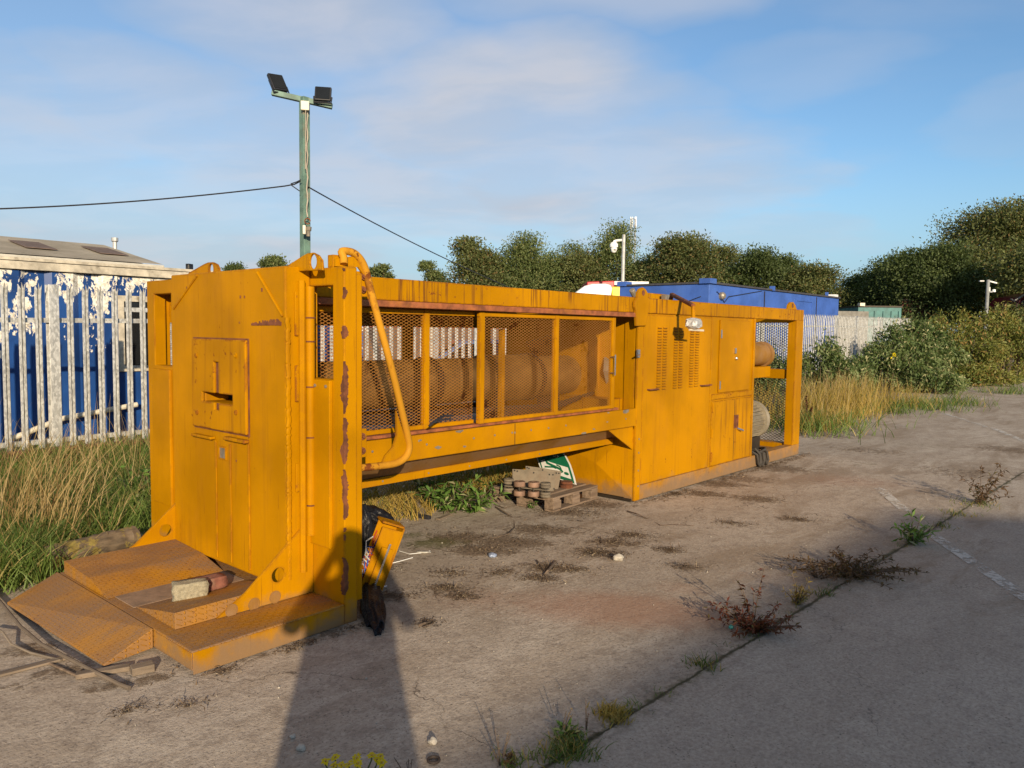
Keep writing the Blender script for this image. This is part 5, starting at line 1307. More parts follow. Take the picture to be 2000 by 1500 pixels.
tree('hawthorn_tree', 1530, 50, 505, 50, 650, 'tree between the green tree and the brownish scrubby tree', TREE3, 8, 230, 26, .26, .14, seed=24, narrow=1.1)
tree('hawthorn_tree', 960, 50, 508, 55, 650, 'low tree in the gap behind the brown green tree', TREE2, 7, 200, 26, .26, .14, seed=25, narrow=1.1)
tree('hawthorn_tree', 1050, 50, 515, 45, 650, 'low tree in the gap behind the pointed feathery tree', TREE1, 7, 200, 26, .26, .14, seed=26, narrow=1.1)
tree('small_tree', 462, 60, 519, 22, 560, 'small far tree top showing over the press left of the lifting eye', TREE3, 5, 70, 22, .3, .12, seed=13)
tree('small_tree', 530, 58, 505, 30, 560, 'small far tree top showing over the press near the green pole', TREE2, 6, 110, 24, .3, .12, seed=14)
tree('small_tree', 745, 60, 521, 26, 570, 'small far tree top just right of the bent guard tube', TREE2, 6, 80, 22, .3, .12, seed=15)
tree('small_tree', 838, 56, 518, 28, 600, 'small pale tree at the left foot of the brown green tree', TREE2, 6, 110, 24, .28, .12, seed=16)

def bush(px, py_base, D, top, half, label, leaf, n=2600, ls=.11, seed=0, nst=26, arch=.5, group='bushes along the fence', flowers=0):
    global rng
    rng = np.random.default_rng(300+seed)
    o = dep(px, py_base, D); o[2] = 0.; k = D/CF; zt = max(.5, ztop(px, top, D)); R = half*k
    t = thing('bush', o, label, 'bush', group)
    r = unit(RT*np.array([1, 1, 0])); fw = unit(FW*np.array([1, 1, 0])); m = MB(); Ps = []; Ds = []
    n = int(n*1.6); nst = int(nst*1.25); per = n//nst; ls *= 1.12
    for i in range(nst):
        a = rng.uniform(0, 2*math.pi); q = math.sqrt(rng.random()); hh = zt*(1-.5*q*q)*rng.uniform(.75, 1.08)
        b = o+(r*math.cos(a)+fw*math.sin(a)*.7)*R*q*.55
        e = o+(r*math.cos(a)+fw*math.sin(a)*.7)*R*q*rng.uniform(.8, 1.15)
        mid = b*.6+e*.4+np.array([0, 0, hh*.75]); tip = e+np.array([0, 0, hh*(1-arch*q*.5)])
        tip2 = tip+(e-b)*.3*arch+np.array([0, 0, -.1*arch*hh])
        pts = [b, mid*.5+b*.5+np.array([0, 0, hh*.05]), mid, tip, tip2]; m.tube(pts, .014, 4, False, .004)
        s = rng.random(per)**.7*3.999; ii = s.astype(int); f = (s-ii)[:, None]; A = np.array(pts)
        c = A[ii]*(1-f)+A[ii+1]*f
        c = c+rng.normal(size=(per, 3))*np.array([.13, .13, .11])*(.5+R*.35); Ps.append(c); Ds.append(unit(A[ii+1]-A[ii])*.7+rng.normal(size=(per, 3))*.5)
    m.build('stem', BARK, t, split=False)
    P = np.concatenate(Ps); Dd = np.concatenate(Ds); ok = P[:, 2] > .03; P = P[ok]; Dd = Dd[ok]
    V, F = leaf_arrays(P, ls, ls*.34, Dd, .8); npmesh('foliage', V, F, leaf, t)
    if flowers:
        for _ in range(flowers):
            q = dep(1746, 694, D-R*.8); Pn = q+rng.normal(size=(14, 3))*.03
            V, F = leaf_arrays(Pn, .08, .05); npmesh('flower', V, F, PETAL, t)
bush(1600, 800, 20.5, 655, 70, 'green buddleia bush with arching tips right behind the end of the press', BUSH1, 2600, .12, 1, 26, .8)
bush(1660, 790, 22.5, 690, 55, 'low green bush behind the dry yellow grass', BUSH1, 1700, .12, 2, 20, .6)
bush(1745, 770, 23, 634, 80, 'tall buddleia bush covering the far fence, with one yellow bloom', BUSH1, 4200, .125, 3, 36, .7, flowers=1)
bush(1790, 760, 25, 618, 60, 'buddleia bush with pale upright tips against the brick wall', BUSH1, 3200, .125, 4, 30, .6)
bush(1815, 775, 25.5, 628, 60, 'buddleia bush where the far fence disappears', BUSH1, 3600, .13, 11, 30, .6)
bush(1855, 770, 27, 590, 95, 'large olive green bramble mound in front of the big tree', BUSH2, 5600, .13, 5, 44, .6)
bush(1940, 765, 29, 588, 80, 'yellow green bramble mound below the grey camera pole', BUSH2, 4600, .13, 6, 40, .6)
bush(2030, 752, 31, 722, 60, 'bramble mound in front of the maroon lorry', BUSH2, 2600, .13, 7, 28, .6)
bush(1830, 790, 22, 720, 65, 'low leafy bush spilling onto the concrete beside the dry grass', BUSH1, 2600, .12, 8, 28, .7)
bush(1905, 770, 25.5, 715, 70, 'low bramble spreading onto the concrete further right', BUSH2, 2600, .12, 9, 28, .7)
bush(1500, 800, 19.5, 668, 45, 'bush seen through the open end bay of the press', BUSH1, 1700, .12, 10, 20, .7)

def stuff(name, parts, mat, label, cat):
    V, F = join(parts); return props(npmesh(name, V, F, mat), label, cat, None, 'stuff')
rng = np.random.default_rng(21)
def region(n, x0, x1, y0, y1, fn=None):
    x = rng.uniform(x0, x1, n); y = rng.uniform(y0, y1, n)
    if fn is not None: ok = fn(x, y); x, y = x[ok], y[ok]
    return np.stack([x, y, verge(x, y)], 1)
cl = lambda s: (lambda x, y: np.array([mnoise.noise(Vector((a*s, b*s, 3.3))) for a, b in zip(x, y)]))
n5, n9 = cl(1.1), cl(.8)
def grass_all():
    # left verge: between the press and the fence, out to the picture's left edge
    edge = lambda x: np.where(x < 2.2, 5.15+.0*x, np.where(x < 2.6, 5.85, 6.0))+.18*np.sin(x*5.3)
    B = region(32000, .0, 3.9, 4.9, 9.1, lambda x, y: (y > edge(x)+rng.normal(size=len(x))*.12) & (n5(x, y) > -.32) & ~((x > 2.2) & (y < 5.8)) & (y > 5.2-.9*(1.75-x)*0))
    B = B[(B[:, 1] > 5.75) | (B[:, 0] < 1.5)]
    h = rng.uniform(.08, .27, len(B))*np.where(B[:, 1] < 7, 1.15, .9)*(.75+.5*(n9(B[:, 0], B[:, 1])+.5))
    gp = [blade_arrays(B, h, .008, .5, .7)]
    Bf = region(2600, -.5, 4.2, 8.55, 9.15, lambda x, y: n9(x, y) > -.4)
    gp.append(blade_arrays(Bf, rng.uniform(.16, .36, len(Bf)), .009, .5, .7))
    B2 = region(1300, .0, 3.9, 5.5, 9.1, lambda x, y: (y > edge(x)+.15) & (n9(x, y) > -.15))
    dp = [blade_arrays(B2, rng.uniform(.2, .42, len(B2)), .006, .35, .5)]
    dp.append(blade_arrays(Bf[:240], rng.uniform(.25, .5, 240), .007, .4, .5))
    B3 = region(260, .0, 3.6, 5.7, 8.9, lambda x, y: (n5(x, y) > -.25) & (y > edge(x)+.3))
    dp.append(blade_arrays(B3, rng.uniform(.45, .95, len(B3)), .006, .22, .3))
    # tufts round the log and ramp end
    for px, py, n in ((30, 1110, 500), (60, 1080, 420), (20, 1060, 400), (5, 1140, 300), (70, 1130, 200)):
        c = G(px, py); b = c+np.concatenate([rng.normal(size=(n, 2))*.10, np.zeros((n, 1))], 1); gp.append(blade_arrays(b, rng.uniform(.14, .32, n), .008, .6, .9))
    for px, py, n in ((30, 1000, 60), (70, 1010, 60), (10, 980, 60), (110, 1000, 40)):
        c = G(px, py+60); b = c+np.concatenate([rng.normal(size=(n, 2))*.15, np.zeros((n, 1))], 1); dp.append(blade_arrays(b, rng.uniform(.4, .95, n), .006, .4, .5, ldir=(.6, -.6, 0)))
    # under and behind the press
    B4 = region(7000, 3.2, 13.5, 5.2, 9.0, lambda x, y: (y > 5.5+.25*np.sin(x*3.)) & (n5(x, y) > -.35))
    gp.append(blade_arrays(B4, rng.uniform(.12, .36, len(B4)), .009, .5, .7))
    B5 = region(4200, 3.0, 7.0, 4.75, 5.9, lambda x, y: y > 4.95+.22*np.sin(x*4.)+.15*n5(x, y))
    gy = [blade_arrays(B5, rng.uniform(.08, .24, len(B5)), .008, .7, .8)]
    B6 = region(2600, 10.4, 13.8, 5.4, 8.9, lambda x, y: n9(x, y) > -.3)
    gy.append(blade_arrays(B6, rng.uniform(.4, .95, len(B6)), .012, .3, .4))
    # dry grass at the end of the press and before the bushes
    for px, py, n, h, sp in ((1580, 815, 500, .8, .45), (1610, 815, 700, .9, .5), (1650, 808, 700, .9, .5), (1690, 800, 600, .8, .5), (1620, 830, 400, .45, .4), (1735, 795, 300, .6, .5), (1775, 793, 240, .62, .40), (1800, 795, 120, .4, .4), (1580, 840, 250, .35, .3), (1665, 815, 300, .5, .5)):
        c = G(px, py); n = int(n*.62); b = c+np.concatenate([rng.normal(size=(n, 2))*np.array([sp*1.4, sp*.7])*.8, np.zeros((n, 1))], 1)
        gy.append(blade_arrays(b, rng.uniform(.35, 1.0, n)*h, .009, .3, .45)); ns = n//5; dp.append(blade_arrays(b[:ns], rng.uniform(.75, 1.15, ns)*h, .007, .15, .2))
    for px, py, n in ((1575, 835, 350), (1590, 845, 250), (1640, 830, 200), (1820, 800, 260), (1720, 805, 250), (1870, 790, 250), (1960, 768, 250), (1985, 745, 300)):
        c = G(px, py); b = c+np.concatenate([rng.normal(size=(n, 2))*.4, np.zeros((n, 1))], 1); gp.append(blade_arrays(b, rng.uniform(.1, .4, n), .013, .6, .7))
    # joint
    for k in range(len(JP)-1):
        for t in np.linspace(0, 1, 7):
            q = JP[k]*(1-t)+JP[k+1]*t
            if mnoise.noise(Vector((q[0]*1.7, q[1], 1))) < -.02: continue
            n = rng.integers(4, 15); b = np.concatenate([q+rng.normal(size=(n, 2))*.03, np.zeros((n, 1))], 1); gp.append(blade_arrays(b, rng.uniform(.012, .035, n), .004, .9, .8))
    for px, py, n, h, sp in ((1200, 1400, 230, .045, .035), (1110, 1450, 110, .045, .035), (1090, 1480, 130, .05, .045), (1135, 1470, 90, .045, .04), (1000, 1497, 60, .045, .04), (1370, 1300, 60, .05, .04), (1870, 1005, 50, .05, .08), (1900, 985, 60, .06, .10), (1840, 1030, 40, .05, .06), (1610, 1160, 30, .05, .03)):
        c = G(px, py); b = c+np.concatenate([rng.normal(size=(n, 2))*sp, np.zeros((n, 1))], 1)
        (gp if n != 230 else gy).append(blade_arrays(b, rng.uniform(.4, 1.1, n)*h, .005, .8, .8))
        gy.append(blade_arrays(b[::3], rng.uniform(.4, 1.1, len(b[::3]))*h, .005, .9, .7))
    stuff('green_grass', gp, GRASS, 'green grass on the verge and in the joints of the concrete', 'grass')
    stuff('dry_grass', dp, STRAW, 'tall straw coloured dead grass stalks in front of the palisade fence', 'grass')
    stuff('yellow_grass', gy, GRASSY, 'yellowed grass under the press and in a clump beyond its far end', 'grass')
grass_all()

# ================================================================== THINGS ON AND ROUND THE PRESS
zax = np.array([0, 0, 1.]); RH = unit(RT*np.array([1, 1, 0])); FH = unit(FW*np.array([1, 1, 0]))
def lump(name, c, ax, ay, az, mat, amp=.25, freq=1.6, sub=4, seed=0., parent=None, smooth=True, ridge=False, flatz=None):
    bm = bmesh.new(); bmesh.ops.create_icosphere(bm, subdivisions=sub, radius=1); c, ax, ay, az = map(np.array, (c, ax, ay, az)); V = []
    for v in bm.verts:
        q = Vector((v.co.x*freq+seed, v.co.y*freq+seed*1.7, v.co.z*freq))
        n = mnoise.fractal(q, .9, 2.1, 4)
        if ridge: n = .35-abs(mnoise.noise(q*1.3))*1.5+.35*(.3-abs(mnoise.noise(q*3.1)))
        k = 1+amp*n; p = c+(ax*v.co.x+ay*v.co.y+az*v.co.z)*k
        if flatz is not None: p[2] = max(p[2], flatz+.002)
        V.append(p)
    F = [[v.index for v in f.verts] for f in bm.faces]; bm.free()
    return npmesh(name, V, F, mat, parent, smooth)
def rough_block(name, c, ax, ay, az, mat, j=.08, seed=0., bevel=.006):
    bm = bmesh.new(); bmesh.ops.create_cube(bm, size=1); bmesh.ops.subdivide_edges(bm, edges=bm.edges, cuts=5, use_grid_fill=True)
    c, ax, ay, az = map(np.array, (c, ax, ay, az)); V = []
    for v in bm.verts:
        n = mnoise.noise_vector(Vector(v.co)*3.3+Vector((seed, 1, 2)))*j; r = 1-.05*max(0, (abs(v.co.x)+abs(v.co.y)+abs(v.co.z)-1.0))
        V.append(c+(ax*(v.co.x+n.x)+ay*(v.co.y+n.y)+az*(v.co.z+n.z))*r)
    F = [[v.index for v in f.verts] for f in bm.faces]; bm.free()
    return npmesh(name, V, F, mat, None, False)
c = G(372, 1160, .17); u = unit(G(400, 1155, .17)-G(345, 1162, .17)); w = np.cross(zax, u)
props(rough_block('stone_block', c+zax*.012+w*.035, u*.17, w*.085, zax*.092, STONE, .09, 1.), 'rough pale stone block standing on the checker plate tread of the press', 'stone')
c = G(413, 1146, .17); u = unit(G(440, 1138, .17)-G(385, 1152, .17)); w = np.cross(zax, u)
props(rough_block('brick', c+zax*.004+w*.06, u*.20, w*.10, zax*.066, BRICK, .04, 4.), 'worn red brick lying behind the pale stone block', 'brick')
def log():
    a, b = on(2, .10, 95, 1090), on(2, .12, 262, 1048); d = unit(b-a); n = np.cross(d, zax); m = MB(); V = []; F = []; N = 18; K = 24
    for i in range(K):
        p = a+(b-a)*i/(K-1)
        for j in range(N):
            t = 2*math.pi*j/N; r = .095*(1+.18*fbm((i*.35, math.cos(t), math.sin(t)), 1.4)); V.append(p+n*r*math.cos(t)+zax*r*math.sin(t)*.8)
    F = [(i*N+j, i*N+(j+1) % N, (i+1)*N+(j+1) % N, (i+1)*N+j) for i in range(K-1) for j in range(N)]+[tuple(range(N))[::-1], tuple(range((K-1)*N, K*N))]
    m.add(V, F, True); lg = props(m.build('log', BARKL), 'weathered log with yellow lichen lying behind the ramp', 'log')
    return lg
MOSSY = plain('yellow_lichen', (.30, .24, .05), .95, 0, .4, 30, .8)
log()
def cable_on_ground():
    P = [G(-20, 1150, .02), G(12, 1190, .03), G(40, 1224, .04), G(80, 1258, .035), G(130, 1284, .03), G(185, 1312, .02), G(235, 1337, .012), G(262, 1347, .01)]
    P = np.array(P); Q = [P[i]*(1-t)+P[i+1]*t for i in range(len(P)-1) for t in (0, .33, .66)]
    m = MB(); m.tube(Q, .009, 8); props(m.build('cable', plain('dusty_cable', (.15, .115, .085), .85)), 'thick dusty brown cable curving round the foot of the ramp', 'cable')
    m = MB(); m.tube([G(-10, 1225, .02), G(6, 1235, .05), G(22, 1258, .02), G(60, 1275, .01), G(120, 1290, .01)], .006, 6); props(m.build('cable', plain('dusty_thin_cable', (.20, .16, .12), .85)), 'thin loose cable beside the thick cable at the left edge', 'cable')
cable_on_ground()
def plank(name, a, b, w, h, mat, label, cat='plank', zo=.0):
    a, b = G(*a), G(*b); d = unit(b-a); n = np.cross(zax, d); m = MB(); L = np.linalg.norm(b-a)
    m.obox((a+b)/2+zax*(h/2+zo+.002), d*L, n*w, zax*h); props(m.build(name, mat, None, .003), label, cat)
plank('plank', (-30, 1328), (128, 1288), .04, .012, WOODG, 'grey weathered plank pointing under the ramp from the left')
plank('plank', (148, 1325), (254, 1308), .045, .022, WOODG, 'short timber offcut lying in front of the ramp tip')
plank('timber_block', (256, 1318), (300, 1308), .06, .035, WOODG, 'block of end grain timber under the corner of the platform', 'timber')
plank('stick', (96, 1298), (160, 1327), .012, .01, WOODP, 'thin pale stick lying beside the weathered plank', 'stick')
plank('metal_strip', (733, 1154), (754, 1149), .03, .02, CHROME, 'short silver strip on the concrete by the broken orange box', 'strip')
plank('board', (855, 1016), (880, 1006), .04, .012, WOODG, 'thin grey board by the leafy plant under the press', 'board')
plank('bottle_shard', (817, 1011), (840, 1015), .035, .03, BLACKP, 'dark broken bottle lying near the grass edge', 'bottle')

def pallet():
    A, B, C = G(1081, 1002), G(1167, 975.5), G(967, 976); u = B-A; v = C-A; lu, lv = np.linalg.norm(u), np.linalg.norm(v); ud = u/lu; vd = v-ud*(v@ud); lv = min(1.1, np.linalg.norm(vd)); vd = unit(vd); ud = unit(ud); lu = min(lu, 1.2)
    P = lambda a, b, z: A+ud*a+vd*b+zax*z
    t = thing('pallet', P(lu/2, lv/2, 0), 'old brown wooden pallet on the concrete under the press', 'pallet')
    for b in np.linspace(.05, lv-.05, 3):
        for a in np.linspace(.06, lu-.06, 3):
            m = MB(); m.obox(P(a, b, .062), ud*.12, vd*.10, zax*.075); m.build('block', WOODP, t, .003)
    for a in np.linspace(.05, lu-.05, 3):
        m = MB(); m.obox(P(a, lv/2, .109), ud*.10, vd*lv, zax*.018); m.build('stringer', WOODP, t, .003)
    for i, b in enumerate(np.linspace(.05, lv-.05, 6)):
        m = MB(); m.obox(P(lu/2, b, .127+.001*i), ud*(lu+.01-.02*(i % 2)), vd*.095, zax*.018); m.build('deck_board', WOODP, t, .003)
    for b in np.linspace(.05, lv-.05, 3):
        m = MB(); m.obox(P(lu/2, b, .013), ud*lu, vd*.10, zax*.018); m.build('bottom_board', WOODP, t, .003)
    return P, lu, lv
Zc = lambda x, y: (960+x/9.0909, 870+y/9.0909)
def pallet_load():
    P, lu, lv = pallet(); zt = .138
    p0 = on(2, zt, *Zc(800, 830)); nrm = unit(np.array([-.62, -.72, .18]))
    # roller carriage: two rows of flanged wheels on a plate
    t = thing('roller_carriage', on(2, zt, *Zc(640, 800)), 'carriage of four paired steel guide rollers on the wooden pallet', 'rollers')
    ws = []
    for k, (x, y, r) in enumerate(((305, 602, .047), (497, 648, .052), (750, 660, .052), (960, 672, .047))):
        c = on(2, zt+.125, *Zc(x, y)); ws.append(c)
        for zz, nm in ((.110, 'upper'), (.026, 'lower')):
            q = np.array([c[0], c[1], zt+zz]); m = MB()
            g = .6 if k in (0, 3) else 1.
            m.lathe(q, (0, 0, 1), [(-.022, .014), (-.022, r*.95), (-.018, r), (-.006, r), (0, r*(.82 if g < 1 else 1)), (.006, r), (.018, r), (.022, r*.95), (.022, .4*r), (.016, .38*r), (.016, 0)], 22)
            m.build('roller', DUSTY if k in (0, 3) else plain('rusty_roller_%d' % k, (.24, .145, .10), .7, .1, .3, 14, .2), t, 0, None, True, False)
        m = MB(); m.lathe(np.array([c[0], c[1], zt]), (0, 0, 1), [(0, .015), (.13, .015), (.13, 0)], 10); m.build('spindle', DARKO, t)
    a, b = ws[0], ws[3]; d = unit(b-a); n = np.cross(zax, d)
    m = MB(); m.obox((a+b)/2*np.array([1, 1, 0])+zax*(zt+.069), d*(np.linalg.norm(b-a)+.05)*np.array([1, 1, 0]), n*.075, zax*.009); m.build('carrier_plate', DUSTY, t, .002)
    def splate(outline, off, label, holes):
        q = p0+nrm*off; pts = [onp(q, nrm, *Zc(*p)) for p in outline]
        m = MB(); m.prism(pts, -nrm*.010); o = thing('steel_plate', pts[-1], label, 'plate')
        m.build('plate', DUSTY, o, .002)
        for h in holes:
            c = onp(q+nrm*.001, nrm, *Zc(*h)); m = MB(); m.lathe(c-nrm*.003, nrm, [(0, .008), (.003, .008), (.003, 0)], 10); m.build('bolt_hole', DARK, o)
    splate([(370, 418), (640, 432), (1140, 482), (1128, 560), (1105, 822), (640, 770), (375, 720)], -.05, 'rectangular drilled steel plate standing just behind the rollers', [(410, 445), (457, 458), (748, 485), (1027, 517), (1090, 520), (1110, 770)])
    splate([(605, 362), (900, 400), (1243, 458), (1175, 822), (620, 800)], -.13, 'second drilled steel plate leaning behind the first one', [(633, 395), (665, 408), (908, 436), (1150, 490), (1195, 495)])
    c = on(2, zt+.03, *Zc(1330, 690)); t = thing('guide_roller', c-zax*.03, 'single rusty roller lying at the back of the pallet under the green sign', 'roller')
    m = MB(); m.lathe(c, (0, 0, 1), [(-.03, .012), (-.03, .058), (-.01, .06), (0, .045), (.01, .06), (.03, .058), (.03, 0)], 20); m.build('roller', RUST, t, 0, None, True)
    # green exit sign leaning against the cabinet's foot
    sp = np.array([5.80, 0, .14]); sn = unit(np.array([-.93, 0, .36]))
    S3 = lambda x, y, o=0.: onp(sp+sn*o, sn, *Zc(x, y))
    t = thing('exit_sign', S3(1360, 650), 'green emergency exit sign with a white running figure panel leaning behind the pallet', 'sign')
    out = [(745, 90), (1200, -10), (1270, 115), (1330, 200), (1400, 335), (1470, 550), (1505, 700), (1380, 655), (1100, 570), (915, 515), (860, 390)]
    m = MB(); m.prism([S3(*p) for p in out], -sn*.006); m.build('sign_panel', SIGNW, t)
    inn = [(775, 95), (1185, 5), (1250, 120), (1305, 200), (1378, 340), (1442, 550), (1476, 680), (1375, 642), (1105, 555), (930, 500), (880, 385)]
    m = MB(); m.prism([S3(*p, .0015) for p in inn], -sn*.001); m.build('green_field', SIGNG, t)
    m = MB(); m.prism([S3(*p, .003) for p in ((868, 272), (955, 240), (1010, 285), (1180, 340), (1355, 392), (1418, 600), (1235, 540), (1000, 440), (905, 400))], -sn*.001); m.build('white_panel', SIGNW, t)
    def stroke(mb, pts, w):
        Q = [np.array(p, float) for p in pts]; L = []; R = []
        for i, p in enumerate(Q):
            d = Q[min(i+1, len(Q)-1)]-Q[max(i-1, 0)]; d = d/np.linalg.norm(d); n_ = np.array([-d[1], d[0]])*w/2; L.append(p+n_); R.append(p-n_)
        for i in range(len(Q)-1): mb.prism([S3(*L[i], .0045), S3(*L[i+1], .0045), S3(*R[i+1], .0045), S3(*R[i], .0045)], -sn*.001)
    m = MB()
    stroke(m, [(955, 235), (990, 312), (1110, 368), (1225, 425), (1262, 480)], 40); stroke(m, [(942, 376), (1100, 384), (1150, 405)], 30); stroke(m, [(1150, 342), (1215, 378), (1235, 420)], 22)
    m.prism([S3(1330+44*math.cos(a), 500+math.sin(a)*26+14*math.cos(a), .0045) for a in np.linspace(0, 6.1, 18)], -sn*.001)
    m.build('running_figure', SIGNG, t, split=False)
    m = MB(); stroke(m, [(1150+34*math.cos(a), 192+22*math.sin(a)) for a in np.linspace(0, 5.6, 12)], 9); stroke(m, [(1080, 150), (1100, 182), (1092, 205)], 9); stroke(m, [(1140, 150), (1190, 140)], 8); m.build('lettering', SIGNW, t, split=False)
pallet_load()

def broken_box():
    o = G(739, 1166); D = float((o-CAM)@FW)
    t = thing('electrical_box', o, 'broken orange electrical box with wires hanging out, tipped against the black bags', 'box')
    u = unit(RH*.33+zax*.93+FH*.12); a = unit(-RH*.42+FH*.88); a = unit(a-u*(a@u)); b = np.cross(u, a)
    P = lambda i, j, k: o+a*i+b*j+u*k
    m = MB(); hgt, wa, wb = .43, .12, .13
    def slab(i0, i1, j0, j1, k0, k1): return MB().obox(P((i0+i1)/2, (j0+j1)/2, (k0+k1)/2), a*(i1-i0), b*(j1-j0), u*(k1-k0))
    slab(0, wa, -.012, 0, .02, hgt).build('back_panel', ORS, t, .003)
    slab(0, .012, 0, wb, .02, hgt-.02).build('side_panel', OR, t, .003)
    slab(wa-.012, wa, 0, wb, .02, hgt).build('side_panel', OR, t, .003)
    slab(0, wa, -.005, wb+.01, hgt, hgt+.014).build('top_panel', ORR, t, .003)
    slab(.02, wa-.02, .02, .03, .04, hgt-.04).build('mounting_plate', plain('grey_plate', (.22, .22, .23), .5), t)
    slab(-.035, -.02, .03, .10, -.04, .30).build('door_panel', OR, t, .003)
    slab(-.044, -.034, .055, .068, -.02, .33).build('door_edge', CHROME, t, .002)
    rr = np.random.default_rng(4)
    for nm, col in (('blue_wire', (.02, .07, .35)), ('red_wire', (.5, .06, .03)), ('orange_wire', (.6, .2, .05)), ('white_wire', (.6, .6, .58))):
        m = MB()
        for k in range(3):
            q = [P(rr.uniform(.0, .10), .07+rr.uniform(0, .08), z)+rr.normal(size=3)*.012 for z in np.linspace(.34-.05*k, .05, 8)]; m.tube(q, .0045, 5)
        m.build(nm, plain(nm, col, .4, 0, .1), t, split=False)
    for k in (.30, .22, .13): slab(.03, .10, .03, .09, k-.02, k+.025).build('switch', plain('grey_switch', (.35, .33, .3), .5), t, .003)
broken_box()
b0 = G(712, 1150)
def bags():
    c = G(712, 1120); q = dep(713, 1068, float((c-CAM)@FW)-.16)
    props(lump('rubbish_bag', q-zax*.02, RH*.085+zax*.02, FH*.09, zax*.27-RH*.02, BAG, .32, 1.3, 5, 3.1, None, True, True, 0.), 'large crumpled black plastic bag stuffed behind the right post of the press', 'bag')
    q = dep(734, 1006, float((c-CAM)@FW)-.12)
    props(lump('bag_flap', q, RH*.10+zax*-.02, FH*.07, zax*.055+RH*-.03, BAG, .5, 1.7, 4, 7.3, None, True, True), 'loose flap of black plastic thrown over the broken orange box', 'plastic sheet')
    a, b = G(722, 1158)+zax*.07, G(736, 1234)+zax*.015; d = b-a; w = unit(np.cross(d, zax)); n = unit(np.cross(w, d))
    props(lump('rubbish_bag', (a+b)/2, d*.56, w*.062, n*.048, BAG, .34, 1.25, 5, 5.7, None, True, True, 0.), 'small black plastic bag lying on the concrete at the foot of the post', 'bag')
bags()
mclump = lambda b: np.array([mnoise.noise(Vector((q[0]*3., q[1]*3., .7))) for q in b])
